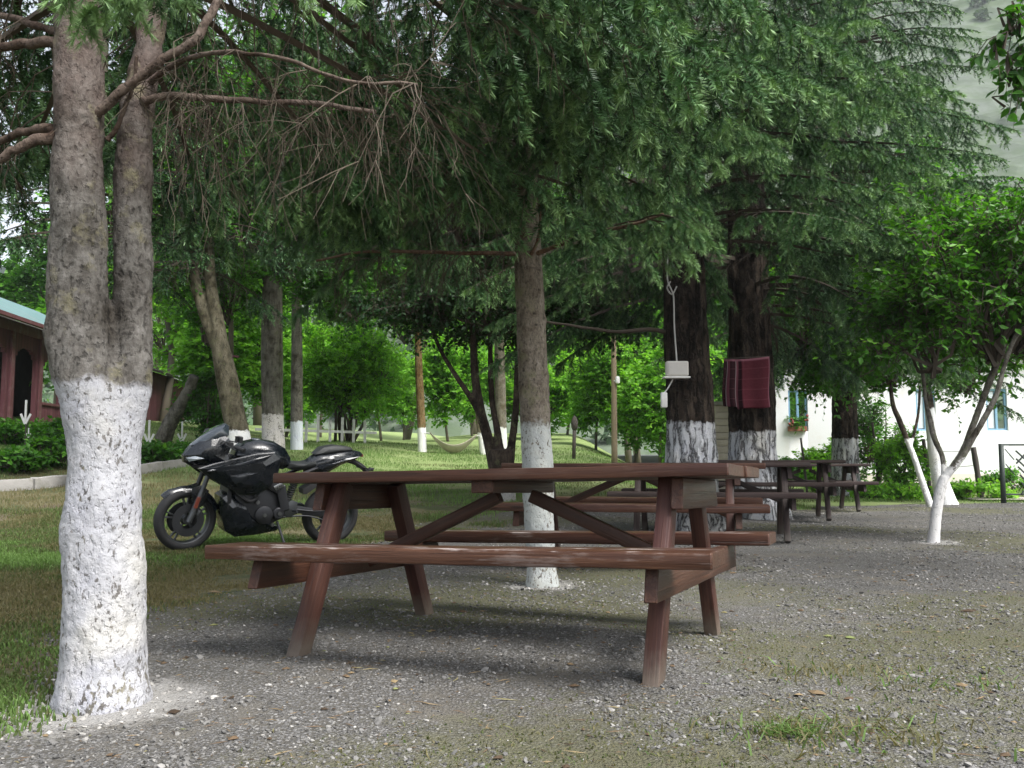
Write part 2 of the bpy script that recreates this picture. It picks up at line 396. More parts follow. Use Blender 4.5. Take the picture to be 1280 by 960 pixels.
ground = mesh_np('ground', np.stack([X, Y, Zg], -1).reshape(-1, 3), [GQ], M_GROUND, None, True, {'gravel': gm.ravel(), 'moss': moss.ravel()})
tag(ground, 'grey gravel yard running into trodden turf and bright lawn', 'ground', kind='structure')

# loose stones on the gravel
def stone_variants(k=7):
    out = []
    for i in range(k):
        bm = bmesh.new(); bmesh.ops.create_icosphere(bm, subdivisions=1, radius=1.0)
        V = np.array([v.co[:] for v in bm.verts]); F = np.array([[v.index for v in f.verts] for f in bm.faces]); bm.free()
        V = V * (1 + .9 * vnoise(V * 1.3 + 7 * i)[:, None]); V[:, 2] *= .62; V[:, 0] *= 1.25; out.append((V, F))
    return out
SV = stone_variants()
def scatter_xy(nn, ymin, ymax, p, half=.62):
    """points on the ground in the camera's wedge, denser near the camera"""
    u = RNG.random(nn); y = (ymin ** p + u * (ymax ** p - ymin ** p)) ** (1 / p)
    x = (RNG.random(nn) * 2 - 1) * (half * y + .5); return x, y
def rot_z_stack(a):
    c, s, z, o = np.cos(a), np.sin(a), np.zeros_like(a), np.ones_like(a)
    return np.stack([np.stack([c, -s, z], -1), np.stack([s, c, z], -1), np.stack([z, z, o], -1)], -2)
def stones(name, x, y, size, tone, mat):
    V = []; F = []; T = []; n0 = 0; var = RNG.integers(0, len(SV), len(x))
    z = gsurf(x, y)
    for k, (v, f) in enumerate(SV):
        s = var == k
        if not s.any(): continue
        R = rot_z_stack(RNG.random(s.sum()) * 6.283); tl = RNG.normal(0, .25, (s.sum(), 2))
        R = R.copy(); R[:, 2, 0] = tl[:, 0]; R[:, 2, 1] = tl[:, 1]
        W = np.einsum('nij,mj->nmi', R, v) * size[s][:, None, None]
        W += np.stack([x[s], y[s], z[s] + size[s] * .18], -1)[:, None, :]
        m = s.sum(); V.append(W.reshape(-1, 3)); F.append((f[None] + (np.arange(m) * len(v))[:, None, None]).reshape(-1, 3) + n0)
        T.append(np.repeat(tone[s], len(v))); n0 += m * len(v)
    return mesh_np(name, np.concatenate(V), [np.concatenate(F)], mat, None, False, {'tone': np.concatenate(T)})
def stone_mat():
    m, nt, out = new_mat('loose_stone'); n = N(nt); t = n.attr('tone', 'Fac'); P = n.pos()
    c = n.ramp(t, [(0, (.055, .054, .053)), (.45, (.135, .133, .132)), (.75, (.235, .231, .228)), (.94, (.36, .35, .34)), (1, (.50, .49, .48))])
    c = n.mix(n.noise(P, 90, 3), n.mix(1.0, c, (.7, .68, .62), 'MULTIPLY'), c)
    finish(nt, out, n.pbr(c, .85, n.bump(n.noise(P, 200, 3), .4, .002), spec=.3)); return m
M_STONE = stone_mat()
x, y = scatter_xy(150000, 2.0, 19, .4); keep = (RNG.random(len(x)) < gravel_mask(x, y)) & (fbm(np.stack([x * 1.7, y * 1.7, x * 0], -1), 4) > -.28 + .3 * RNG.random(len(x)) - .1)
x, y = x[keep], y[keep]
sz = np.exp(RNG.normal(math.log(.0036), .46, len(x))) * np.clip(.7 + y * .07, .8, 1.8); sz = np.clip(sz, .0018, .014)
tn = np.clip(RNG.beta(2.2, 2.6, len(x)) * .95 + (RNG.random(len(x)) < .006) * .5, 0, 1)
# lime-splashed chips at the feet of the painted trees
lx = []; ly = []; ls = []
for (cx, cy, r), k in zip(LIME, (150, 110, 70, 50)):
    a = RNG.random(k) * 6.283; d = .14 + np.abs(RNG.normal(0, r * .38, k)); lx.append(cx + d * np.cos(a)); ly.append(cy + d * np.sin(a)); ls.append(np.clip(RNG.normal(.006, .003, k), .003, .012))
x = np.concatenate([x] + lx); y = np.concatenate([y] + ly); sz = np.concatenate([sz] + ls); tn = np.concatenate([tn, RNG.uniform(.8, 1.0, sum(len(q) for q in lx))])
gravel = stones('gravel', x, y, sz, tn, M_STONE)
tag(gravel, 'loose grey stones scattered over the yard, white lime chips round the painted trunks', 'gravel', kind='stuff')

# grass blades: two-triangle bent blades
def blades(name, x, y, h, tone, mat, w=.004, lean=.5):
    n = len(x); z = gsurf(x, y) - .004; a = RNG.random(n) * 6.283; b = RNG.random(n) * 6.283
    base = np.stack([x, y, z], -1); side = np.stack([np.cos(a), np.sin(a), 0 * a], -1) * (w * (0.6 + .8 * RNG.random(n)))[:, None]
    ln = (h * lean * RNG.random(n) * 1.6)[:, None]; dirv = np.stack([np.cos(b), np.sin(b), 0 * b], -1)
    mid = base + dirv * ln * .35 + np.stack([0 * h, 0 * h, h * .6], -1); tip = base + dirv * ln + np.stack([0 * h, 0 * h, h * (1 - .25 * lean)], -1)
    V = np.stack([base - side, base + side, mid + side * .7, mid - side * .7, tip], 1).reshape(-1, 3)
    o = (np.arange(n) * 5)[:, None]
    q = o + np.array([[0, 1, 2, 3]]); t = o + np.array([[3, 2, 4]])
    return mesh_np(name, V, [q, t], mat, None, False, {'tone': np.repeat(tone, 5)})
M_GRASS = leaf_mat('grass_blade', (.155, .135, .07), (.13, .22, .06), .3, .6, .2, hue=(.065, .095, .03))
def grass_pts(nn, ymin, ymax, p): 
    x, y = scatter_xy(nn, ymin, ymax, p, .6); k = RNG.random(nn) < (1 - gravel_mask(x, y)); return x[k], y[k]
x1, y1 = grass_pts(330000, 2.2, 12, .55); x2, y2 = grass_pts(200000, 8, 32, .5)
gxs = np.concatenate([x1, x2]); gys = np.concatenate([y1, y2])
cl = fbm(np.stack([gxs * 1.1, gys * 1.1, gxs * 0 + 4], -1), 5); k = cl + .25 * (RNG.random(len(gxs)) - .5) > -.30; k &= ~((gxs > 5.5) & (gys < 18.9)); gxs, gys, cl = gxs[k], gys[k], cl[k]
hh = np.clip(.022 + .05 * (cl + .2) + .012 * RNG.random(len(gxs)), .012, .085) * np.clip(.45 + gys * .07, .6, 1.7)
pt = fbm(np.stack([gxs * .55 + 9, gys * .55, gxs * 0], -1), 4)
tt = np.clip(.42 + 1.0 * cl + 1.6 * pt + RNG.normal(0, .22, len(gxs)) - .55 * sstep(7, 3.2, gys) + .45 * sstep(14, 21, gys), 0, 1)  # far blades toned up, open light on the lawn put into their colour
grass = blades('grass', gxs, gys, hh, tt, M_GRASS, w=.0042)
tag(grass, 'short green and straw coloured grass beside the gravel and beyond', 'grass', kind='stuff')
# thin moss-like weeds in the gravel
x, y = scatter_xy(70000, 2.1, 11, .45); mo = fbm(np.stack([x * .8 + 3, y * .8, x * 0 + 2], -1), 5)
k = (mo + .3 * (RNG.random(len(x)) - .5) > .10) & (gravel_mask(x, y) > .4); x, y = x[k], y[k]
weeds = blades('weed_cover', x, y, .006 + .016 * RNG.random(len(x)) ** 2, np.clip(RNG.normal(.3, .2, len(x)), 0, 1), M_GRASS, w=.0032, lean=1.2)
tag(weeds, 'thin olive weeds and moss growing through the grey gravel', 'ground cover', kind='stuff')
# the dry tuft near the lower right
def tuft(px, py, Yd, label, n=420, r=.16, h=.1, dry=.35, name='dry_grass_tuft', kind=None):
    p = at(px, py, Yd); x = p[0] + RNG.normal(0, r, n); y = Yd + RNG.normal(0, r * .6, n)
    o = blades(name, x, y, h * (.3 + .9 * RNG.random(n)), np.clip(np.where(RNG.random(n) < dry, .05, .8) + RNG.normal(0, .1, n), 0, 1), M_GRASS, w=.0035, lean=1.5)
    return tag(o, label, 'grass tuft') if kind is None else tag(o, label, 'weeds', kind=kind)
tuft(1035, 905, 2.71, 'dry straw and green grass tuft lying in the near right gravel', 300, .17, .055, .75, 'dry_grass', 'stuff')
tuft(985, 905, 2.71, 'small dark green weed tuft left of the straw tuft in gravel', 160, .05, .06, .1, 'weed_tuft')
tuft(1010, 830, 3.5, 'thin low reddish weed tuft in gravel beyond the straw tuft', 150, .16, .045, .8, 'weeds', 'stuff')
tuft(1170, 850, 3.26, 'sparse olive weed tuft near the right edge of the gravel', 150, .2, .04, .3, 'weeds', 'stuff')

# fallen needles, bits of twig and dry leaves
def litter():
    V = []; F = []; T = []; n0 = 0
    x, y = scatter_xy(5200, 2.1, 12, .5); k = (gravel_mask(x, y) > .3) | (RNG.random(len(x)) < .3); x, y = x[k], y[k]; z = gsurf(x, y) + .004; n = len(x)
    a = RNG.random(n) * 6.283; L = np.exp(RNG.normal(math.log(.022), .6, n)); L = np.clip(L, .008, .11); d = np.stack([np.cos(a), np.sin(a), RNG.normal(0, .08, n)], 1); s = np.stack([-np.sin(a), np.cos(a), 0 * a], 1)
    w = np.where(RNG.random(n) < .13, L * .28 + .004, .0010 + L * .018)[:, None]; c = np.stack([x, y, z], 1); A = c - d * L[:, None] / 2; B = c + d * L[:, None] / 2; up = np.array([0, 0, .0022]) + w * .22 * np.array([0, 0, 1.0])
    bend = s * (L * RNG.normal(0, .12, n))[:, None]; M = c + bend
    P = np.stack([A, M - s * w, M + up, M + s * w, B], 1); f = np.array([[0, 1, 2], [0, 2, 3], [1, 4, 2], [2, 4, 3]])
    F = (f[None] + (np.arange(n) * 5)[:, None, None]).reshape(-1, 3)
    m, nt, out = new_mat('dry_litter'); nn = N(nt); t = nn.attr('tone', 'Fac'); cc = nn.ramp(t, [(0, (.035, .024, .016)), (.5, (.11, .075, .045)), (.85, (.20, .15, .085)), (1, (.16, .19, .07))]); finish(nt, out, nn.pbr(cc, .8, spec=.2))
    o = mesh_np('leaf_litter', P.reshape(-1, 3), [F], m, None, False, {'tone': np.repeat(RNG.random(n), 5)})
    tag(o, 'dry needles, twig bits and leaves fallen over the gravel', 'litter', kind='stuff')
litter()
# =====================================================================  TREES
def unit(a): return a / (np.linalg.norm(a, axis=-1, keepdims=True) + 1e-9)
class Acc:
    """everything that will become one crown"""
    def __init__(s): s.sh = {0: [], 1: [], 2: []}; s.seg = []; s.lv = {0: [], 1: []}
    def shoots(s, lod, O, D, L, tone):
        s.sh[lod].append((O, D, L, tone))
    def segs(s, P, r0, r1):
        """polyline as thin tapering prisms"""
        P = np.asarray(P, float); k = len(P) - 1; r = np.linspace(r0, r1, k + 1)
        s.seg.append(np.concatenate([P[:-1], P[1:], r[:-1, None], r[1:, None]], 1))
    def segs_raw(s, A, B, ra, rb):
        n = len(A); s.seg.append(np.concatenate([A, B, np.broadcast_to(np.asarray(ra, float).reshape(-1, 1), (n, 1)), np.broadcast_to(np.asarray(rb, float).reshape(-1, 1), (n, 1))], 1))
    def leaves(s, lod, O, D, Nn, L, tone): s.lv[lod].append((O, D, Nn, L, tone))

def needle_template(n, w, flat, seed):
    r = np.random.default_rng(seed); t = np.sort(r.random(n)) ** .9; t[-max(2, n // 9):] = .93 + .07 * r.random(max(2, n // 9))
    ph = r.random(n) * 2 * math.pi
    ca, sa = np.cos(ph), np.sin(ph) * flat + .25
    nm = np.hypot(ca, sa); ca, sa = ca / nm, sa / nm
    fwd = .30 + .40 * r.random(n) + .8 * (t > .9); ln = .8 + .4 * r.random(n)
    tip = np.stack([t, fwd * ln, ca * ln * (1 - .45 * (t > .9)), sa * ln * (1 - .45 * (t > .9))], 1)      # (axial fraction, axial offset, side, up) offsets in R
    tx = np.stack([-sa, ca], 1) * w
    b0 = np.stack([t, 0 * t - w * .7, tx[:, 0], tx[:, 1]], 1); b1 = np.stack([t, 0 * t + w * .7, -tx[:, 0], -tx[:, 1]], 1)
    return np.stack([b0, b1, tip], 1).reshape(-1, 4)
NT = {0: [needle_template(120, .052, .85, k) for k in range(4)], 1: [needle_template(52, .105, .85, 10 + k) for k in range(4)], 2: [needle_template(14, .26, .8, 20 + k) for k in range(4)]}
NR = {0: .025, 1: .033, 2: .042}
def crown_mesh(name, acc, mats, parent):
    """mats: [needle or leaf, twig, leaf]"""
    V = []; F = []; M = []; T = []; n0 = 0; F4 = []; M4 = []
    def put(v, f, m, tone):
        nonlocal n0
        V.append(v); F.append(f + n0); M.append(np.full(len(f), m)); T.append(tone); n0 += len(v)
    for lod, lst in acc.sh.items():
        if not lst: continue
        O = np.concatenate([a[0] for a in lst]); D = unit(np.concatenate([a[1] for a in lst])); L = np.concatenate([a[2] for a in lst]); tn = np.concatenate([a[3] for a in lst])
        up = np.array([0, 0, 1.0]) + RNG.normal(0, .25, D.shape); S = unit(np.cross(D, up)); U = np.cross(S, D)
        R = NR[lod] * RNG.uniform(.85, 1.2, len(O)); var = RNG.integers(0, 4, len(O))
        for k in range(4):
            s = var == k; t = NT[lod][k]; m = len(t)
            if not s.any(): continue
            ax = t[None, :, 0] * L[s][:, None] + t[None, :, 1] * R[s][:, None]
            P = O[s][:, None, :] + D[s][:, None, :] * ax[..., None] + S[s][:, None, :] * (t[None, :, 2] * R[s][:, None])[..., None] + U[s][:, None, :] * (t[None, :, 3] * R[s][:, None])[..., None]
            # shoots sag towards their tips
            P[..., 2] -= (t[None, :, 0] ** 2) * L[s][:, None] * .18
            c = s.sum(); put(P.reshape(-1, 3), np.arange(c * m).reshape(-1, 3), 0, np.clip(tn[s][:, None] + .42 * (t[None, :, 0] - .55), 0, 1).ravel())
    for lod, lst in acc.lv.items():
        if not lst: continue
        O = np.concatenate([a[0] for a in lst]); D = unit(np.concatenate([a[1] for a in lst])); Nn = np.concatenate([a[2] for a in lst]); L = np.concatenate([a[3] for a in lst]); tn = np.concatenate([a[4] for a in lst])
        S = unit(np.cross(D, Nn)); U = np.cross(S, D)
        if lod == 0:
            t = np.array([[0, 0, 0], [.28, .27, .05], [.62, .24, .03], [1, 0, -.12], [.62, -.24, .03], [.28, -.27, .05], [.45, 0, -.05]])
            f = np.array([[0, 6, 1], [1, 6, 2], [2, 6, 3], [3, 6, 4], [4, 6, 5], [5, 6, 0]])
        else:
            t = np.array([[0, 0, 0], [.42, .33, .05], [1, 0, -.06], [.42, -.33, .05]]); f = np.array([[0, 2, 1], [0, 3, 2]])
        P = O[:, None] + D[:, None] * (t[None, :, 0:1] * L[:, None, None]) + S[:, None] * (t[None, :, 1:2] * L[:, None, None]) + U[:, None] * (t[None, :, 2:3] * L[:, None, None])
        c, m = len(O), len(t)
        put(P.reshape(-1, 3), (f[None] + (np.arange(c) * m)[:, None, None]).reshape(-1, 3), 0 if len(mats) < 3 else 2, np.repeat(tn, m))
    if acc.seg:
        Sg = np.concatenate(acc.seg); A, B, ra, rb = Sg[:, 0:3], Sg[:, 3:6], Sg[:, 6], Sg[:, 7]
        D = unit(B - A); S = unit(np.cross(D, np.array([.13, .31, .94]))); U = np.cross(S, D); r = []
        for k in range(3):
            a = k * 2.0944; off = S * math.cos(a) + U * math.sin(a); r.append((A + off * ra[:, None], B + off * rb[:, None]))
        P = np.stack([r[0][0], r[1][0], r[2][0], r[0][1], r[1][1], r[2][1]], 1); c = len(A)
        q = np.array([[0, 1, 4, 3], [1, 2, 5, 4], [2, 0, 3, 5]]); F4.append((q[None] + (np.arange(c) * 6)[:, None, None]).reshape(-1, 4) + n0)
        V.append(P.reshape(-1, 3)); T.append(np.repeat(RNG.random(c), 6)); n0 += c * 6
    faces = ([np.concatenate(F)] if F else []) + F4
    midx = ([np.concatenate(M)] if F else []) + [np.full(len(f), 1) for f in F4]
    return mesh_np(name, np.concatenate(V), faces, mats, midx, False, {'tone': np.concatenate(T)}, parent)

def rnd_dir(n=None): return unit(RNG.normal(0, 1, 3 if n is None else (n, 3)))
def polyline(P, d, L, k=4, bend=.25, grav=0.0):
    pts = [np.array(P, float)]; d = unit(np.array(d, float))
    for i in range(k):
        d = unit(d + RNG.normal(0, bend, 3) + np.array([0, 0, -grav])); pts.append(pts[-1] + d * L / k)
    return np.array(pts)
def dead_twig(acc, P, d, L, r=.003, kids=3, grav=.25):
    p = polyline(P, d, L, 4, .28, grav); acc.segs(p, r, r * .45)
    for _ in range(kids):
        i = RNG.integers(1, 4); q = polyline(p[i], p[i] - p[i - 1] + .6 * L / 4 * rnd_dir(), L * RNG.uniform(.3, .6), 3, .3, grav); acc.segs(q, r * .6, r * .3)
def dress(acc, P, side_n, lod, tone0, dens=1.0, s0=0.0, smax=.13, sag=.45):
    """needle shoots along a polyline P, both sides"""
    seg = np.diff(P, axis=0); ln = np.linalg.norm(seg, axis=1); cum = np.concatenate([[0], np.cumsum(ln)]); L = cum[-1]
    step = {0: .036, 1: .047, 2: .075}[lod] / dens
    n = max(2, int((1 - s0) * L / step)); s = L * (s0 + (1 - s0) * (np.arange(n) + RNG.random(n) * .6) / n); s = np.minimum(s, L * .995)
    i = np.clip(np.searchsorted(cum, s, side='right') - 1, 0, len(seg) - 1)
    O = P[i] + seg[i] * ((s - cum[i]) / ln[i])[:, None]; T = unit(seg[i])
    S = unit(np.cross(T, np.broadcast_to(side_n, T.shape))); sg = np.where(np.arange(n) % 2, 1.0, -1.0)[:, None]
    fr = s / L; a = np.radians(RNG.uniform(38, 54, n))[:, None]
    D = T * np.cos(a) + S * sg * np.sin(a) + np.array([0, 0, -sag]) * RNG.uniform(.6, 1.2, (n, 1)) + RNG.normal(0, .075, (n, 3))
    Ls = smax * (1 - .55 * fr ** 1.5) * RNG.uniform(.55, 1.1, n) * np.clip(.45 + 3 * (fr - s0), .45, 1)
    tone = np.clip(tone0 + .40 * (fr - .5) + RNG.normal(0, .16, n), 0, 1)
    acc.shoots(lod, O, D, Ls, tone)
    # the axis itself
    k = max(2, int(L * (1 - s0) / (.11 if lod < 2 else .14))); s = L * (s0 + (1 - s0) * np.arange(k) / k)
    i = np.clip(np.searchsorted(cum, s, side='right') - 1, 0, len(seg) - 1); O = P[i] + seg[i] * ((s - cum[i]) / ln[i])[:, None]
    acc.shoots(lod, O, unit(seg[i]), np.full(k, L * (1 - s0) / k * 1.15), np.clip(tone0 + .3 * (s / L - .4) + RNG.normal(0, .08, k), 0, 1))
def spruce_branch(acc, P0, az, L, rise=.1, droop=.3, lod=1, green=.4, hang=.8, dens=1.0, r0=.02, tone=.4, dead=1.0, lmax=.75, wood=True, smax=.155):
    """one bough: main axis, side twigs on both sides, dead inner twigs, needle shoots outside"""
    d = np.array([math.cos(az), math.sin(az), 0]); side = np.array([-d[1], d[0], 0])
    t = np.linspace(0, 1, 9); wob = RNG.normal(0, .05)
    main = np.array(P0) + np.outer(t * L, d) + np.outer(L * (rise * t - droop * t ** 2 + .10 * np.clip(t - .75, 0, 1)), [0, 0, 1]) + np.outer(L * wob * np.sin(t * 3.1), side)
    if wood: acc.segs(main, r0, .004)
    sp = {0: .125, 1: .165, 2: .19}[lod] / dens
    for tt in np.arange(.10, .97, sp / L):
        i = min(7, int(tt * 8)); P = main[i] + (main[i + 1] - main[i]) * (tt * 8 - i); T = unit(main[i + 1] - main[i])
        for sg in (-1, 1):
            if RNG.random() < .12: continue
            l = lmax * (1 - .72 * tt) * RNG.uniform(.55, 1.12) * (.55 + .45 * min(1, tt / .25)); a = math.radians(RNG.uniform(42, 68))
            dd = T * math.cos(a) + side * sg * math.sin(a) + np.array([0, 0, RNG.normal(-.1, .12)])
            gr = tt > green * RNG.uniform(.7, 1.25)
            p = polyline(P, dd, l, 5, .06, hang * RNG.uniform(.12, .3))
            if gr:
                acc.segs(p, .004, .0015)
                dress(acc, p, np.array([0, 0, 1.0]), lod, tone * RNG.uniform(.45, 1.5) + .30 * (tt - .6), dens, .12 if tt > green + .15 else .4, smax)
            elif RNG.random() < dead:
                dead_twig(acc, P, dd + np.array([0, 0, -.25]), l * RNG.uniform(.6, 1.1), .0032 if lod < 2 else .005, 3 if lod < 2 else 2, hang * .3)
    dress(acc, main[5:], np.array([0, 0, 1.0]), lod, tone + .15, dens, .0, smax)
def spruce_crown(acc, trunk, z0, H, Lmax, lod, zvis, per=5, step=.33, rise=.12, droop=.36, hang=.9, green=.38, tone=.4, lmax=.8, dens=1.0, shape=.8, clear=None, skip=None, dead=1.0):
    """whorls of boughs up a trunk; above zvis coarse ones that only shade"""
    tz = np.array([p[2] for p in trunk]); ang = RNG.random() * 6.28; z = z0
    while z < H - .3:
        vis = z < zvis; k = per if vis else max(3, per - 2)
        px = np.interp(z, tz, [p[0] for p in trunk]); py = np.interp(z, tz, [p[1] for p in trunk])
        for j in range(k):
            ang += 2.399 + RNG.normal(0, .25); L = Lmax * ((H - z) / (H - z0)) ** shape * RNG.uniform(.72, 1.1)
            az = ang % 6.283
            if skip and skip(az, z): continue
            fr = (z - z0) / (H - z0)
            zz = z + RNG.uniform(-.12, .12)
            spruce_branch(acc, (px, py, zz), az, L, rise + .25 * fr, droop * RNG.uniform(.75, 1.25), lod if vis else 2, green, hang, dens if vis else .5, .012 + .008 * L, tone, dead if vis else .3, lmax * min(1, L / 1.5))
        z += step * (1 if vis else 1.8) * RNG.uniform(.8, 1.2)

# ---- trunks
def fused(name, tubes, voxel, mat, parent, disp, seg=24):
    """several stems melted into one trunk surface with bark relief"""
    mb = MB()
    for pts, rad in tubes: mb.tube(smooth_path(pts, 5), smooth_path(np.array(rad)[:, None], 5)[:, 0], seg)
    tmp = mb.build('tmp_trunk', mat)
    md = tmp.modifiers.new('r', 'REMESH'); md.mode = 'VOXEL'; md.voxel_size = voxel; md.adaptivity = 0
    me = bpy.data.meshes.new_from_object(tmp.evaluated_get(bpy.context.evaluated_depsgraph_get()))
    old = tmp.data; bpy.data.objects.remove(tmp); bpy.data.meshes.remove(old)
    V = np.empty(len(me.vertices) * 3); me.vertices.foreach_get('co', V); V = V.reshape(-1, 3)
    # relax, then relief
    E = np.empty(len(me.edges) * 2, np.int32); me.edges.foreach_get('vertices', E); E = E.reshape(-1, 2); deg = np.bincount(E.ravel(), minlength=len(V))[:, None]
    for _ in range(4):
        s = np.zeros_like(V); np.add.at(s, E[:, 0], V[E[:, 1]]); np.add.at(s, E[:, 1], V[E[:, 0]]); V = .45 * V + .55 * s / deg
    me.vertices.foreach_set('co', V.ravel()); me.update()
    Nn = np.empty(len(V) * 3); me.vertices.foreach_get('normal', Nn); Nn = Nn.reshape(-1, 3)
    V = V + Nn * disp(V)[:, None]
    V = V - np.array(parent.location); me.vertices.foreach_set('co', V.astype(np.float32).ravel()); me.polygons.foreach_set('use_smooth', np.ones(len(me.polygons), bool))
    me.materials.clear(); me.materials.append(mat); me.update(); me.name = name
    o = bpy.data.objects.new(name, me); COL.objects.link(o); o.parent = parent; return o
def smooth_path(P, k):
    """Catmull-Rom through the points, k steps per span"""
    P = np.asarray(P, float); Q = np.concatenate([[2 * P[0] - P[1]], P, [2 * P[-1] - P[-2]]]); out = []
    for i in range(1, len(Q) - 2):
        for t in np.arange(k) / k:
            a, b, c, d = Q[i - 1], Q[i], Q[i + 1], Q[i + 2]
            out.append(.5 * (2 * b + (c - a) * t + (2 * a - 5 * b + 4 * c - d) * t * t + (3 * b - 3 * c + d - a) * t ** 3))
    out.append(P[-1]); return np.array(out)
def knobs(V, lst):
    r = np.zeros(len(V))
    for p, s, h in lst: r += h * np.exp(-((V - np.array(p)) ** 2).sum(1) / (2 * s * s))
    return r
def limb(parent, pts, r0, r1, mat, name='branch', seg=10, rough=.06):
    P = smooth_path(pts, 9); P = P + r0 * .8 * np.stack([vnoise(np.stack([np.arange(len(P)) * .35, np.full(len(P), 3.1 + q), np.full(len(P), pts[0][0] * 9)], 1)) for q in range(3)], 1) * np.linspace(0, 1, len(P))[:, None] ** .5; k = len(P); mb = MB(); r = np.linspace(r0, r1, k) * (1 + rough * 5 * vnoise(np.stack([np.arange(k) * .9, np.full(k, pts[0][0] * 31), np.full(k, pts[0][2] * 17)], 1)))
    r[:3] *= np.array([1.35, 1.18, 1.06]); mb.tube(P, r, seg); return mb.build(name, mat, parent, smooth=True)
def pxpath(lst, Yd):
    """[(px,py,width px[,dY])] at distance Yd -> points and radii"""
    pts = []; rad = []
    for e in lst:
        Yk = Yd + (e[3] if len(e) > 3 else 0); pts.append(at(e[0], e[1], Yk)); rad.append(e[2] / 2 * Yk / F_PX)
    return pts, rad

# ---- broadleaf
def leafy_twigs(acc, C, R, n, size, lod, tone, nl=11, droop=.2, shell=.45, tl=.45, up=.3, squash_bottom=True):
    """n leaf-bearing twigs through an ellipsoidal clump"""
    C = np.array(C, float); R = np.array(R, float)
    u = rnd_dir(n); rad = (shell + (1 - shell) * RNG.random(n)) ** .8
    P = C + u * R * rad[:, None] * (1 + .35 * fbm(u * 2.2 + C, 2))[:, None]
    d = unit(u * .9 + RNG.normal(0, .5, (n, 3)) + np.array([0, 0, up])); l = tl * RNG.uniform(.6, 1.3, n)
    A = P - d * l[:, None] * .5
    mid = P + np.array([0, 0, -.03]) * l[:, None]; B = P + d * l[:, None] * .5 + np.array([0, 0, -droop]) * l[:, None]
    acc.segs_raw(A, mid, .0045, .003); acc.segs_raw(mid, B, .003, .0012)
    # a stalk back towards the clump's heart
    acc.segs_raw(A, A + (C - A) * RNG.uniform(.15, .5, (n, 1)) - np.array([0, 0, .08]), .005, .009)
    t = (np.arange(nl) + .5) / nl; tt = np.clip(t[None, :] + RNG.normal(0, .04, (n, nl)), .02, 1)
    O = np.where((tt < .5)[..., None], A[:, None] + (mid - A)[:, None] * (tt * 2)[..., None], mid[:, None] + (B - mid)[:, None] * (tt * 2 - 1)[..., None])
    side = unit(np.cross(d, np.array([0, 0, 1.0]) + RNG.normal(0, .3, (n, 3)))); sg = np.where(np.arange(nl) % 2, 1, -1)[None, :, None]
    D = d[:, None] * .55 + side[:, None] * sg * .9 + RNG.normal(0, .35, (n, nl, 3)) + np.array([0, 0, -droop])
    Nn = np.array([0, 0, 1.0]) + RNG.normal(0, .55, (n, nl, 3)) + .35 * u[:, None]
    tn = np.clip(tone + RNG.normal(0, .12, (n, 1)) + RNG.normal(0, .1, (n, nl)) + .12 * (t[None] - .5), 0, 1)
    L = size * RNG.uniform(.65, 1.2, (n, nl))
    acc.leaves(lod, O.reshape(-1, 3), D.reshape(-1, 3), Nn.reshape(-1, 3), L.ravel(), tn.ravel())
def blob_crown(acc, C, R, nb, ntw, size, lod, tone, seed=None, sub=.42, nl=11, tl=.45, droop=.2, heart=None):
    """a crown made of many uneven clumps joined by limbs"""
    C = np.array(C, float); R = np.array(R, float)
    for k in range(nb):
        u = rnd_dir(); c = C + u * R * RNG.uniform(.35, .92); r = R * sub * RNG.uniform(.65, 1.15)
        leafy_twigs(acc, c, r, ntw, size, lod, tone + RNG.normal(0, .09), nl, droop, .3, tl)
        h = np.array(heart) if heart is not None else C - np.array([0, 0, R[2] * .8])
        q = np.linspace(0, 1, 5)[:, None]; P = h + (c - h) * q + np.array([0, 0, .12]) * np.sin(q * 3.14) * np.linalg.norm(c - h) * .6 + RNG.normal(0, .05, (5, 3))
        acc.segs(P, .022 * max(R) ** .5, .006)

M_TWIG = simple_mat('twig', (.060, .046, .033), .85, .4, 30, .3)
M_DEAD = simple_mat('dead_twig', (.072, .055, .038), .9, .45, 20, .3)
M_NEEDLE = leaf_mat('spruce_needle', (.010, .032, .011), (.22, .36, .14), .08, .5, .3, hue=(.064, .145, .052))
M_NEEDLE_BLUE = leaf_mat('spruce_needle_cool', (.011, .033, .014), (.21, .34, .14), .08, .5, .3, hue=(.062, .140, .058))
M_LEAF = leaf_mat('leaf_green', (.020, .068, .010), (.16, .38, .035), .45, .45, .35, hue=(.058, .185, .018))
M_LEAF_BRIGHT = leaf_mat('leaf_bright', (.05, .16, .014), (.27, .52, .06), .5, .5, .3, hue=(.15, .36, .035))  # bright green leaves, with the background sunlight put into the colour
M_LEAF_DARK = leaf_mat('leaf_dark', (.012, .042, .010), (.055, .14, .022), .3, .45, .4, hue=(.025, .08, .014))
BARK_SPRUCE = ((.07, .055, .043), (.17, .145, .118), (.30, .27, .23))
BARK_DARK = ((.018, .014, .011), (.05, .037, .028), (.11, .085, .065))
BARK_GREY = ((.06, .055, .045), (.14, .13, .11), (.26, .24, .21))
BARK_OLIVE = ((.04, .038, .024), (.10, .09, .06), (.19, .17, .12))

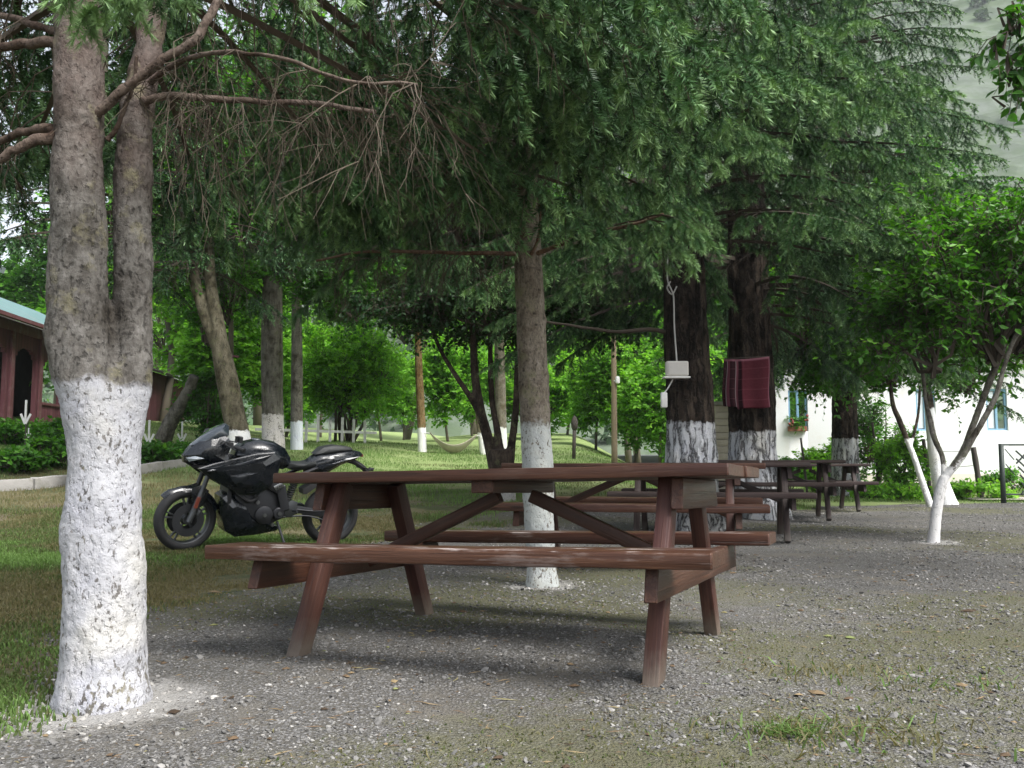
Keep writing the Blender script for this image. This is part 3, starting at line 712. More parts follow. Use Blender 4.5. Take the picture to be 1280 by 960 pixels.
# ------------------------------------------------------------------ the near double-stemmed spruce
def left_spruce():
    Yd = 3.06; b = at(128, 868, Yd); root = empty('spruce_tree', (b[0], Yd, gz(b[0], Yd)), 0, 'near spruce with two fused stems and a thick whitewashed foot at the left', 'tree', 'whitewashed trees around the yard')
    mat = bark_mat('near_spruce_bark', ((.045, .040, .035), (.125, .115, .102), (.235, .222, .205)), 1.035, (30, 30, 18), (.43, .43, .45), .014, .8, (.22, .20, .12), (1.9, 2.6, (.15, .11, .095)), .8, .035, .03)
    m = [(128, 905, 104), (128, 868, 99), (130, 790, 94), (130, 700, 93), (130, 640, 87), (130, 575, 82), (123, 510, 84), (106, 450, 82), (98, 390, 74), (97, 300, 69), (96, 220, 64), (98, 140, 60), (98, 60, 58), (97, 0, 57), (95, -120, 54), (94, -400, 44)]
    r = [(134, 640, 56, .02), (140, 560, 62, .03), (152, 500, 62, .04), (164, 440, 52, .06), (166, 385, 48, .09), (166, 300, 45, .10), (166, 220, 43, .11), (170, 150, 40, .12), (179, 100, 37, .12), (190, 40, 34, .14), (194, -40, 31, .17), (198, -300, 24, .2)]
    tb = [pxpath(m, Yd), pxpath(r, Yd)]
    K = [(at(86, 300, 2.95), .022, .018), (at(110, 395, 2.96), .02, -.014), (at(150, 380, 3.06), .018, .014), (at(84, 215, 2.96), .03, .014), (at(172, 250, 3.08), .015, .014), (at(100, 345, 2.95), .018, .016), (at(140, 470, 2.95), .02, .012), (at(196, 332, 3.12), .030, .034), (at(135, 208, 2.98), .022, .035), (at(45, 185, 3.02), .02, .02), (at(85, 265, 2.95), .04, .014), (at(98, 470, 2.93), .05, .012), (at(60, 420, 3.0), .04, .012), (at(118, 615, 2.92), .03, .012), (at(82, 665, 3.0), .05, .010), (at(176, 430, 3.0), .03, .010), (at(150, 640, 2.93), .04, .008)]
    def disp(V):
        z = V[:, 2]; low = sstep(1.2, .9, z)
        return .014 * fbm(V * np.array([9, 9, 5.0]), 3) + (.006 - .001 * low) * fbm(V * np.array([34, 34, 26.0]), 3) + .003 * fbm(V * 95, 2) + knobs(V, K) - .005 * np.clip(fbm(V * np.array([22, 22, 15.]) + 3, 3) - .2, 0, .4) * 4 * (1 - low) + .015 * sstep(.12, 0, z) * (1 + 2 * fbm(V * np.array([8, 8, 2.]), 2)) - .006 * np.clip(fbm(V * np.array([14, 14, 20.0]) + 5, 2) - .35, 0, 1) * 4
    fused('trunk', tb, .007, mat, root, disp, 32)
    mb = bark_mat('spruce_limb_bark', ((.050, .038, .031), (.12, .09, .073), (.21, .168, .14)), None, (34, 34, 22), depth=.008, chips=0)
    for pl, r0, r1, nm in (
        ([(98, 158, 0, 0), (124, 140, 0, -.02), (150, 116, 0, -.04), (178, 94, 0, -.05), (212, 70, 0, -.06), (246, 46, 0, -.06), (270, 2, 0, -.02), (292, -60, 0, .05)], .018, .014, 'branch'),
        ([(178, 128, 0, .08), (205, 120, 0, .06), (250, 122, 0, .08), (320, 127, 0, .12), (400, 131, 0, .2), (470, 140, 0, .3)], .015, .008, 'branch'),
        ([(95, 62, 0, 0), (60, 52, 0, .0), (25, 56, 0, .05), (-20, 60, 0, .1), (-80, 62, 0, .2)], .021, .012, 'branch'),
        ([(95, 50, 0, .02), (60, 36, 0, .1), (20, 24, 0, .18), (-40, 8, 0, .3)], .017, .010, 'branch'),
        ([(85, 168, 0, 0), (52, 160, 0, 0), (20, 168, 0, .03), (-30, 186, 0, .1)], .019, .011, 'branch'),
        ([(70, 172, 0, -.02), (35, 178, 0, -.05), (10, 192, 0, -.05), (-30, 210, 0, -.04)], .020, .011, 'branch'),
        ([(134, 175, 0, .03), (146, 160, 0, .02), (156, 135, 0, .0), (166, 105, 0, -.02), (172, 70, 0, -.05)], .009, .006, 'branch'),
        ([(186, 105, 0, .1), (215, 82, 0, .02), (255, 68, 0, -.1), (300, 66, 0, -.2), (360, 76, 0, -.3), (440, 102, 0, -.35), (520, 104, 0, -.4)], .011, .004, 'branch')):
        limb(root, [at(p[0], p[1], Yd + p[3]) for p in pl], r0, r1, mb, nm)
    acc = Acc(); trunk = [np.array(p) for p in tb[0][0]]
    # dead twigs under and along the bare limbs
    for pl, n, l in (([(205, 122, .06), (320, 127, .12), (470, 140, .3)], 70, .55), ([(215, 82, .02), (300, 66, -.2), (440, 102, -.3), (520, 104, -.4)], 80, .55), ([(50, 160, 0), (-20, 186, .1)], 16, .3), ([(60, 45, .05), (-40, 20, .3)], 22, .3), ([(160, 110, -.1), (250, 50, -.1)], 24, .3)):
        P = np.array([at(p[0], p[1], Yd + p[2]) for p in pl]); f = RNG.random(n // 2) * (len(P) - 1)
        for q in f:
            i = int(q); o = P[i] + (P[i + 1] - P[i]) * (q - i); dd = unit(P[i + 1] - P[i])
            dead_twig(acc, o, dd * .5 + rnd_dir() * .8 + np.array([0, .25, -.35]), l * RNG.uniform(.4, 1.0), .0022, 5, .2)
    # green sprays hanging in the top of the picture
    for (px, py, dy, az, L) in ((300, -55, -.45, -2.9, .42), (300, -50, -.42, -1.9, .42), (282, -60, -.45, -2.4, .46), (350, -60, -.45, -1.2, .40), (275, -70, -.4, 3.0, .34), (318, -70, -.5, -.7, .42)):
        spruce_branch(acc, at(px, py, Yd + dy), az, L, -.1, .55, 0, .05, 1.4, 1.1, .006, .72, .2, .26, True, .12)
    # the rest of the crown: above the picture
    spruce_crown(acc, trunk, 2.75, 9.0, 2.8, 1, 3.9, 7, .34, .2, .35, .9, .3, .4, .85, 1.0, .6, None, lambda az, z: z < 3.9 and not (-.3 < az % 6.283 < 3.6 or az % 6.283 > 6.0), .4)
    # brown shaded boughs reaching right and away over the yard
    for (z, az, L, gr) in ((2.5, .9, 3.0, .5), (2.65, .3, 2.4, .6), (2.75, 1.15, 3.2, .42), (2.9, .75, 3.2, .4), (2.6, 1.4, 2.8, .5), (2.45, 1.75, 2.4, .5), (2.8, 2.1, 2.6, .45), (2.4, 2.5, 1.8, .5), (3.0, 1.0, 3.4, .35), (2.5, 3.0, 1.5, .5), (2.3, 2.2, 1.6, .6), (3.1, .5, 3.4, .4), (3.3, .8, 3.8, .35), (3.2, 1.2, 3.8, .4), (3.4, .25, 3.0, .4), (3.5, 1.0, 4.2, .3), (3.3, 1.6, 3.4, .4), (3.0, 2.0, 3.0, .4), (2.9, 2.5, 2.4, .4), (3.6, .6, 4.0, .3)):
        spruce_branch(acc, (-1.4 + .2 * math.cos(az), 3.1, z), az, L, .06, .2, 1, gr, 1.5, 1.0, .02, .4, .75, .85)
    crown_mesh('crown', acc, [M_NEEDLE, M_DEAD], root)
    return root
left_spruce()

# ------------------------------------------------------------------ the slim spruce behind the first table
def mid_spruce():
    Yd = 6.12; b = at(677, 725, Yd); root = empty('spruce_tree', (b[0], Yd, gz(b[0], Yd)), 0, 'slim straight spruce with mottled whitewashed foot just behind the nearest picnic table', 'tree', 'whitewashed trees around the yard')
    mat = bark_mat('slim_spruce_bark', ((.065, .055, .042), (.17, .145, .115), (.29, .255, .21)), 1.035, (34, 34, 16), (.46, .48, .46), .012, .85, (.18, .175, .10), None, .8, .05, .03)
    m = [(678, 745, 40), (677, 724, 36), (676, 700, 36), (674, 650, 38), (672, 590, 39), (670, 540, 38), (667, 480, 38), (664, 410, 38), (661, 340, 36), (659, 280, 32), (657, 230, 30), (655, 150, 27), (652, 0, 24), (648, -300, 16), (646, -700, 6)]
    tb = [pxpath(m, Yd)]
    K = [(at(652, 312, 6.02), .025, .02), (at(672, 312, 6.0), .025, .02), (at(684, 400, 6.1), .02, .012), (at(655, 440, 6.02), .03, .012), (at(690, 470, 6.1), .03, .01)]
    fused('trunk', tb, .011, mat, root, lambda V: .010 * fbm(V * np.array([8, 8, 4.]), 3) + .005 * fbm(V * np.array([28, 28, 20.]), 3) + knobs(V, K) + .012 * sstep(.12, 0, V[:, 2]), 28)
    mb = bark_mat('slim_spruce_limb', ((.07, .045, .032), (.16, .105, .075), (.25, .18, .13)), None, (24, 24, 14), depth=.008, chips=0)
    limb(root, [at(655, 318, Yd), at(630, 317, Yd - .05), at(570, 316, Yd - .15), at(500, 314, Yd - .2), at(445, 316, Yd - .2), at(395, 326, Yd - .1)], .018, .007, mb)
    limb(root, [at(668, 318, Yd - .05), at(700, 306, Yd - .2), at(740, 290, Yd - .4), at(780, 283, Yd - .6), at(830, 268, Yd - .75)], .017, .008, mb)
    limb(root, [at(664, 318, Yd - .08), at(672, 300, Yd - .14), at(675, 270, Yd - .18), at(672, 235, Yd - .2)], .012, .007, mb)
    acc = Acc(); trunk = [np.array(p) for p in tb[0][0]]
    P = [at(640, 317, Yd), at(540, 315, Yd - .2), at(400, 325, Yd - .1)]
    for q in RNG.random(60) * 2:
        i = int(q); o = P[i] + (P[i + 1] - P[i]) * (q - i); dead_twig(acc, o, np.array([-.5, 0, -.35]) + rnd_dir() * .7, RNG.uniform(.15, .5), .003, 4, .22)
    # the fresh green spray on the right-hand limb
    for (px, py, dy, az, L, rise, dr, l) in ((770, 281, -.58, -.35, .62, .25, .55, .42), (745, 288, -.45, .2, .6, .25, .5, .4), (800, 275, -.7, -1.0, .45, .2, .6, .36), (725, 296, -.3, -1.3, .5, .15, .5, .3)):
        spruce_branch(acc, at(px, py, Yd + dy), az, L, rise, dr, 0, .02, 1.0, 1.05, .007, .55, .3, l, True, .11)
    # boughs of the crown
    def away(az, z): return z < 2.95 and not (2.0 < az < 4.2)
    spruce_crown(acc, trunk, 2.55, 8.5, 2.0, 0, 4.3, 7, .28, .10, .42, 1.2, .40, .45, .62, .9, .5, None, away)
    for (z, az, L) in ((2.95, -1.35, 1.0), (3.05, -.5, 1.25), (3.1, -2.3, 1.1), (3.25, -1.8, 1.2), (3.3, -.1, 1.35), (3.35, -.9, 1.2), (2.85, -2.75, 1.25), (3.5, -1.2, 1.3), (2.9, -1.9, .8), (3.0, -.9, .95), (2.8, -.2, 1.2), (3.15, -1.35, 1.25), (3.45, -.5, 1.5), (3.6, -1.6, 1.5), (3.2, -2.6, 1.5), (2.75, .3, 1.3)):
        spruce_branch(acc, (np.interp(z, [p[2] for p in trunk], [p[0] for p in trunk]), Yd, z), az, L, .1, .55, 0, .22, 1.5, 1.0, .016, .58, 1.0, .5, True, .12)
    for (z, az, L) in ((2.75, 2.9, 1.9), (2.95, 3.3, 2.0), (3.1, 3.0, 1.9), (2.6, 3.6, 1.5), (3.3, 3.5, 1.9), (3.6, 3.15, 1.9), (2.85, 2.5, 2.2), (3.1, 2.2, 2.2), (3.4, 2.7, 2.4), (2.7, 2.1, 1.8), (3.0, 3.8, 1.9), (3.3, 4.0, 1.7)):    # brown, mostly dead boughs reaching left
        spruce_branch(acc, (.12, Yd, z), az, L, .05, .25, 0, .5, 1.5, 1.1, .016, .36, .7, .85)
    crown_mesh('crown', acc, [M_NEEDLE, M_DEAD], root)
    return root
mid_spruce()

# ------------------------------------------------------------------ three big dark conifers on the right
def big_conifer(px, py, Yd, m, wash, z0, H, Lmax, lod, zvis, label, extra=(), tone=.4, hang=.75, per=6, step=.46, voxel=.03, needle=None, lmax=1.0, low=None, rise=.10, droop=.38, edge=.05, chips=.7, limbs=()):
    b = at(px, py, Yd); root = empty('conifer_tree', (b[0], Yd, gz(b[0], Yd)), 0, label, 'tree', 'whitewashed trees around the yard')
    mat = bark_mat('fissured_bark', BARK_DARK, wash, (13, 13, 2.0), (.60, .61, .63), .05, chips, None, None, 0, edge, .10, True)
    tb = [pxpath(m, Yd)]
    def disp(V):
        a = np.arctan2(V[:, 1] - b[1], V[:, 0] - b[0]); w = fbm(np.stack([np.cos(a) * 5, np.sin(a) * 5, V[:, 2] * 1.4], 1), 4)
        return .05 * w + .012 * fbm(V * np.array([22, 22, 8.]), 3) + .10 * sstep(.5, -.05, V[:, 2] - root.location[2]) * (.4 + w)
    fused('trunk', tb, voxel, mat, root, disp, 40)
    acc = Acc(); trunk = [np.array(p) for p in tb[0][0]]
    spruce_crown(acc, trunk, z0, H, Lmax, lod, zvis, per, step, rise, droop, hang, .30, tone, lmax, 1.0, .55)
    for l in limbs: limb(root, [at(q[0], q[1], Yd + q[2]) for q in l], .030, .012, M_TWIG)
    for (z, az, L, rs, dr, gr) in extra:
        spruce_branch(acc, (b[0], Yd, z), az, L, rs, dr, lod, gr, hang, 1.05, .03, tone + .05, 1.0, lmax)
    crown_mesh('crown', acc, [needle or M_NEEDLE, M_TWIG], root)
    return root
big_conifer(865, 662, 10.5, [(866, 700, 92), (866, 662, 76), (865, 620, 66), (864, 560, 61), (861, 500, 56), (857, 420, 54), (854, 340, 52), (850, 200, 46), (846, 0, 40), (842, -400, 26), (840, -800, 10)], 1.245, 3.35, 14, 3.1, 1, 6.6,
            'dark conifer with pale box and cable on its deeply furrowed trunk', [(3.3, 3.3, 2.4, 0, .3, .7), (3.1, 2.7, 2.6, .05, .3, .6), (3.2, 3.9, 2.0, .0, .35, .6), (3.6, -.6, 2.6, .1, .4, .3), (3.9, -.9, 2.8, .12, .4, .3), (4.3, -.5, 3.0, .12, .4, .25), (3.7, -1.7, 2.0, .1, .4, .3), (4.6, -1.0, 2.8, .15, .4, .25), (5.0, -.7, 3.0, .15, .4, .25), (5.4, -1.1, 2.8, .15, .4, .25), (4.2, -1.4, 2.5, .12, .42, .25)], .46, limbs=([(850, 420, 0), (815, 412, -.05), (770, 414, -.1), (720, 408, -.1), (660, 398, 0)],))
big_conifer(945, 648, 12.85, [(948, 690, 78), (948, 655, 70), (944, 610, 60), (940, 560, 57), (938, 480, 55), (936, 400, 52), (934, 300, 48), (930, 100, 42), (928, -300, 30), (926, -700, 10)], 1.23, 3.2, 16, 3.7, 1, 8.0,
            'dark conifer with a maroon blanket hung round its furrowed trunk', [(3.4, -.3, 3.0, .05, .45, .3), (3.2, -.05, 3.0, 0, .42, .35), (3.7, -.6, 3.2, .08, .45, .28), (4.1, -.2, 3.5, .1, .42, .25), (3.3, .4, 3.0, .02, .42, .4), (4.6, -.45, 3.5, .12, .42, .25), (3.2, -.9, 1.9, .05, .45, .4), (5.2, -.2, 3.4, .12, .4, .25), (5.6, -.6, 3.4, .15, .4, .25), (2.9, .1, 2.8, 0, .38, .3), (2.8, .6, 2.6, 0, .35, .3), (3.0, -.7, 2.4, 0, .4, .3), (3.3, .05, 3.4, .05, .4, .3), (2.9, 1.2, 2.6, 0, .35, .3)], .42, 1.3, needle=M_NEEDLE_BLUE)
big_conifer(1057, 600, 22.0, [(1058, 625, 40), (1057, 600, 34), (1056, 560, 31), (1055, 500, 29), (1054, 420, 27), (1052, 200, 22), (1050, -100, 14), (1049, -300, 6)], 1.40, 3.2, 18, 4.6, 2, 15, 'conifer standing beyond the farthest picnic tables by the white house', [(3.3, -2.2, 3, 0, .3, .4), (3.5, -1.0, 3.4, 0, .35, .4), (4, -.4, 3.8, .05, .35, .35)], .36, .8, 6, .45, .04)
# ------------------------------------------------------------------ broadleaved and far trees
def tree(name, label, base_px, Yd, stems, mats, crowns, wash=None, bark=BARK_GREY, leafm=None, fiss=(12, 12, 4), group='whitewashed trees around the yard', limbs=(), depth=.02, voxel=.02, chips=.5, extra=None, lod=1, edge=.06, wash_col=(.84, .84, .82)):
    b = at(base_px[0], base_px[1], Yd); z = gz(b[0], Yd); root = empty(name, (b[0], Yd, z), 0, label, 'tree', group)
    mat = bark_mat(name + '_bark', bark, wash, fiss, wash_col, depth, chips, (.13, .14, .07), None, .3, edge)
    tb = []
    for st in stems:
        p, r = pxpath(st, Yd); tb.append((p, r))
    fused('trunk', tb, voxel, mat, root, lambda V: .10 * voxel / .02 * .1 * fbm(V * np.array([6, 6, 2.5]), 3) + .004 * fbm(V * 25, 2), 16)
    for l in limbs:
        p, r = pxpath(l, Yd); limb(root, p, r[0], r[-1], mat)
    acc = Acc()
    for c in crowns: blob_crown(acc, *c[:7], **(c[7] if len(c) > 7 else {}))
    if extra: extra(acc)
    crown_mesh('crown', acc, [leafm or M_LEAF, M_TWIG] if not extra else [M_NEEDLE_BLUE, M_TWIG, leafm or M_LEAF], root)
    return root
# the forked young maple on the gravel at right
tree('maple_tree', 'forked young maple with slender grey limbs alone on the right gravel', (1166, 677), 9.3,
     [[(1166, 690, 20), (1167, 676, 15), (1170, 645, 13), (1175, 615, 13), (1181, 596, 12)],
      [(1178, 600, 9), (1188, 588, 9), (1203, 565, 8), (1215, 535, 8), (1228, 500, 8), (1243, 462, 8), (1254, 435, 7), (1262, 400, 6), (1268, 340, 5), (1270, 250, 3)],
      [(1178, 602, 8), (1200, 575, 8, -.05), (1216, 548, 7, -.1), (1232, 520, 7, -.15), (1246, 492, 7, -.2), (1254, 462, 6, -.2), (1266, 428, 6, -.25), (1278, 412, 6, -.3), (1310, 395, 4, -.4)],
      [(1179, 602, 7), (1180, 585, 7, .05), (1177, 568, 6, .1), (1168, 548, 7, .12), (1162, 522, 7, .15), (1157, 500, 5, .15), (1154, 470, 5, .15), (1146, 437, 4, .1), (1136, 400, 3.4, .1), (1130, 340, 2.5, .1)]],
     None, [((4.75, 9.4, 2.85), (1.3, 1.1, .95), 20, 30, .08, 0, .52, dict(sub=.40, heart=(4.9, 9.3, 1.8))), ((4.2, 9.6, 2.2), (1.1, 1.0, .55), 9, 22, .08, 0, .48, dict(sub=.42, heart=(4.3, 9.3, 1.7))), ((5.5, 9.4, 2.7), (1.0, 1.0, 1.0), 14, 30, .08, 0, .56, dict(sub=.42, heart=(5.2, 9.3, 1.9)))],
     .78, ((.05, .045, .035), (.12, .11, .092), (.24, .225, .20)), voxel=.009, fiss=(26, 26, 12), depth=.008, group=None, wash_col=(.62, .61, .60), edge=.15, chips=.5)
tree('maple_tree', 'leaning maple with broad white foot between the forked maple and the white house', (1180, 626), 18.3,
     [[(1184, 634, 30), (1181, 624, 25), (1174, 595, 19), (1168, 560, 16), (1163, 520, 13), (1158, 480, 10), (1150, 420, 8), (1140, 330, 5)]], None,
     [((9.2, 18.6, 3.9), (2.3, 1.8, 2.0), 24, 40, .12, 1, .5, dict(sub=.4, tl=.6)), ((7.9, 18.6, 3.6), (1.6, 1.5, 1.2), 14, 40, .12, 1, .42, dict(sub=.4, tl=.6)), ((10.6, 18.8, 4.2), (1.7, 1.6, 1.6), 14, 40, .12, 1, .55, dict(sub=.4, tl=.6))], 1.90, BARK_DARK, None, voxel=.025)
tree('maple_tree', 'thin leaning sapling with pale foot left of the forked maple', (1163, 634), 16.8,
     [[(1165, 642, 10), (1162, 630, 9), (1152, 600, 8), (1142, 570, 7.5), (1134, 550, 7), (1124, 525, 7), (1116, 505, 6), (1112, 470, 4)], [(1138, 558, 5), (1143, 540, 4.5), (1148, 515, 4), (1150, 480, 3)]], None,
     [((7.0, 16.8, 2.9), (1.3, 1.1, .8), 14, 40, .11, 1, .42, dict(sub=.42, tl=.5)), ((6.4, 16.8, 4.2), (1.4, 1.2, 1.2), 10, 40, .11, 1, .4, dict(sub=.42, tl=.5))], 1.25, BARK_DARK, None, voxel=.016)
# leaning old tree left of the middle
def hang_twigs(acc):
    P = [at(262, 385, 16), at(250, 330, 16), at(240, 250, 16)]
    tz = [at(255, 360, 16), at(240, 200, 16.2), at(230, 0, 16.5)]
    spruce_crown(acc, [np.array(p) for p in tz], 4.3, 10.5, 2.3, 2, 9.5, 6, .4, .0, .35, 1.4, .55, .34, .9, .9, .5)
tree('leaning_tree', 'leaning dark forked tree hung with brown twigs behind the motorcycle', (300, 552), 16.0,
     [[(306, 605, 34), (304, 585, 31), (300, 552, 28), (292, 515, 28), (283, 470, 27), (275, 430, 22), (270, 395, 18), (264, 360, 15), (262, 300, 12), (268, 200, 10)], [(283, 462, 17), (268, 425, 16), (255, 390, 15), (246, 360, 14), (238, 320, 12), (226, 240, 10), (220, 100, 8)]],
     None, [((-5.2, 16.4, 7.6), (2.8, 2.0, 2.8), 34, 44, .11, 1, .48, dict(sub=.36)), ((-6.0, 16.5, 4.6), (1.2, 1.2, .8), 7, 30, .10, 1, .4, dict(sub=.4))], 1.37, BARK_OLIVE, M_LEAF, extra=hang_twigs, chips=.15)
tree('lime_tree', 'thick straight trunk with stained white foot just behind the motorcycle seat', (342, 570), 20.0,
     [[(343, 600, 36), (342, 570, 30), (341, 520, 27), (340, 470, 27), (340, 420, 27), (341, 330, 24), (342, 200, 18), (343, 0, 10)]], None,
     [((-5.0, 20, 7.6), (3.4, 2.6, 3.4), 50, 48, .12, 1, .40, dict(sub=.38, tl=.6)), ((-3.4, 19.4, 4.6), (1.6, 1.4, .9), 14, 40, .12, 1, .30, dict(sub=.4, tl=.6)), ((-6.3, 20.2, 4.8), (1.5, 1.4, 1.1), 12, 40, .12, 1, .42, dict(sub=.4, tl=.6))], 1.87, BARK_GREY, M_LEAF, chips=.9, fiss=(8, 8, 1.5), depth=.03, wash_col=(.62, .58, .57))
tree('lime_tree', 'slender straight trunk with clean pale grey foot right of the thick trunk', (371, 558), 24.0,
     [[(371, 575, 18), (371, 558, 16), (371, 500, 15), (371, 440, 14), (371, 340, 12), (372, 150, 8), (372, 0, 5)]], None,
     [((-5.0, 24, 9.0), (3.8, 2.6, 3.8), 46, 46, .13, 1, .42, dict(sub=.38, tl=.65)), ((-3.2, 24.2, 5.4), (1.8, 1.5, 1.1), 12, 38, .13, 1, .34, dict(sub=.4, tl=.65))], 1.91, BARK_GREY, M_LEAF, chips=.2, wash_col=(.70, .74, .80))
# the many-stemmed dark tree in the middle
tree('plum_tree', 'dark four-stemmed tree splitting from a short grey foot left of the slim spruce', (628, 600), 14.0,
     [[(628, 640, 36), (628, 612, 33), (627, 585, 31), (627, 562, 34)], [(618, 585, 16), (610, 550, 13), (600, 510, 12), (594, 470, 11), (592, 430, 9), (590, 350, 6)],
      [(610, 540, 8), (590, 500, 7), (570, 470, 6.5), (552, 440, 5.5), (535, 400, 4)], [(626, 575, 13), (622, 540, 9), (615, 500, 8), (613, 450, 7), (612, 360, 5)], [(636, 580, 14), (641, 545, 10), (645, 510, 9), (646, 470, 8), (648, 400, 5)]],
     None, [((-.25, 14.0, 3.35), (1.6, 1.3, .75), 22, 44, .085, 1, .30, dict(sub=.38, droop=.5)), ((-1.6, 13.6, 3.5), (1.3, 1.1, .55), 12, 42, .085, 1, .28, dict(sub=.4, droop=.6)), ((1.2, 14.3, 3.5), (1.3, 1.1, .6), 12, 42, .085, 1, .26, dict(sub=.4, droop=.6)), ((-.6, 14.4, 5.6), (3.0, 2.0, 2.2), 44, 46, .095, 1, .3, dict(sub=.38))],
     .55, BARK_DARK, M_LEAF_DARK, voxel=.016, chips=.8, edge=.2, wash_col=(.34, .33, .31))
# the two hammock trees far on the lawn
tree('poplar_tree', 'slim ochre trunk with white foot holding the left end of the hammock', (528, 566), 27.0,
     [[(529, 575, 13), (528, 566, 11.5), (527, 535, 11), (525, 490, 10), (523, 440, 9), (521, 300, 7), (520, 120, 4)]], None,
     [((-2.8, 27, 8.4), (2.8, 2.0, 3.8), 34, 42, .14, 1, .38, dict(sub=.4, tl=.7))], 1.87, ((.07, .045, .02), (.17, .115, .05), (.27, .19, .10)), M_LEAF, group='hammock trees on the lawn', chips=.05)
tree('poplar_tree', 'leaning pale trunk with white foot holding the right end of the hammock', (606, 568), 27.0,
     [[(609, 578, 14), (606, 568, 12), (602, 540, 11), (597, 500, 9.5), (592, 450, 8), (586, 350, 6), (580, 150, 4)]], None,
     [((-.6, 27, 8.4), (2.6, 2.0, 3.8), 30, 42, .14, 1, .38, dict(sub=.4, tl=.7))], 1.72, ((.10, .09, .06), (.20, .175, .12), (.29, .26, .19)), M_LEAF, group='hammock trees on the lawn', chips=.05)
tree('poplar_tree', 'thick pale trunk with white foot seen between the stems of the dark tree', (627, 566), 29.0,
     [[(628, 576, 16), (627, 566, 15), (626, 520, 14), (625, 470, 14), (624, 400, 12), (622, 200, 8)]], None,
     [((-.3, 29, 8.5), (2.2, 1.8, 2.6), 14, 32, .15, 1, .38, dict(sub=.4, tl=.7))], 1.95, ((.10, .09, .07), (.19, .17, .13), (.28, .26, .2)), M_LEAF, group='hammock trees on the lawn', chips=.05)

# bright bushes and orchard trees beyond the lawn
def shrub(name, label, px, Yd, w, h, tone, nb, ntw, size, leafm, stems=4, group=None, cat='tree', zb=.0, squat=.5):
    x = (px - 640) / F_PX * Yd; z = gz(x, Yd); root = empty(name, (x, Yd, z), 0, label, cat, group)
    mb = MB()
    for k in range(stems):
        a = RNG.random() * 6.28; r = RNG.uniform(.1, .45) * w / 2; p = np.array([x + .12 * w * math.cos(a) * RNG.random(), Yd + .12 * w * math.sin(a) * RNG.random(), z - .1])
        q = np.array([x + r * math.cos(a), Yd + r * math.sin(a), z + h * RNG.uniform(.55, .85)])
        P = smooth_path([p, p + (q - p) * .35 + RNG.normal(0, .04 * w, 3) * [1, 1, 0], p + (q - p) * .7 + RNG.normal(0, .04 * w, 3), q], 3); mb.tube(P, np.linspace(.013 * h + .012, .008, len(P)), 6)
    mb.build('trunk', M_TWIG if stems > 1 else M_STEM, root, smooth=True)
    acc = Acc(); C = (x, Yd, z + zb + (h - zb) * .55); R = (w / 2, w * .42, (h - zb) * .5)
    blob_crown(acc, C, R, nb, ntw, size, 1, tone, sub=.36, nl=10, tl=.3 + .04 * h, droop=.12, heart=(x, Yd, z + h * .3))
    crown_mesh('crown', acc, [leafm, M_TWIG], root); return root
M_STEM = simple_mat('grey_stem', (.12, .10, .075), .9, .35, 10, .5)
shrub('hazel_bush', 'broad bright green bush in front of the white pickets behind the motorcycle tail', 436, 30.0, 3.9, 3.7, .52, 40, 46, .13, M_LEAF_BRIGHT, 9, None, 'bush', .2)
ORCH = [(205, 44, 6.0, 10.0, .55), (268, 29, 2.6, 5.2, .55), (318, 31, 3.4, 5.6, .6), (300, 44, 6.0, 9.0, .5), (355, 34, 3.2, 4.6, .5), (395, 40, 3.6, 5.4, .55), (478, 37, 2.8, 4.0, .62), (505, 45, 3.2, 4.4, .6), (560, 36, 3.2, 4.3, .55), (590, 44, 3.6, 4.4, .5), (640, 40, 3.4, 4.2, .6), (690, 38, 3.2, 3.6, .6), (716, 46, 3.6, 5.2, .5), (745, 34, 2.6, 3.9, .62), (790, 33, 3.4, 4.8, .5), (822, 31, 3.0, 4.2, .42), (860, 40, 3.6, 4.6, .55)]
OL = ['tall bright tree rising beyond the maroon shed roof', 'bright leafy tree just left of the leaning tree foot', 'bright leafy tree between the leaning tree and the thick trunk', 'larger bright tree behind the leaning tree', 'rounded orchard tree seen between the thick and the slender trunks', 'taller bright tree rising left of and behind the broad bush', 'pale green orchard tree right of the broad bush', 'small yellow green orchard tree left of the ochre hammock trunk', 'orchard tree standing behind the slung hammock', 'orchard tree behind the leaning hammock trunk', 'orchard tree behind the stems of the dark tree', 'low orchard tree just right of the slim spruce', 'tall dark centred orchard tree left of the utility pole', 'bright leafy tree directly left of the wooden utility pole', 'dense tree directly right of the wooden utility pole', 'darker bushy tree beside the trunk with the pale box', 'orchard tree hidden mostly behind the trunk with the pale box']
for (px, Yd, w, h, tn), lb in zip(ORCH, OL):
    shrub('orchard_tree', lb, px, Yd, w, h, tn, 30, 42, .16, M_LEAF_BRIGHT, 1, 'bright orchard trees beyond the lawn', zb=.5)
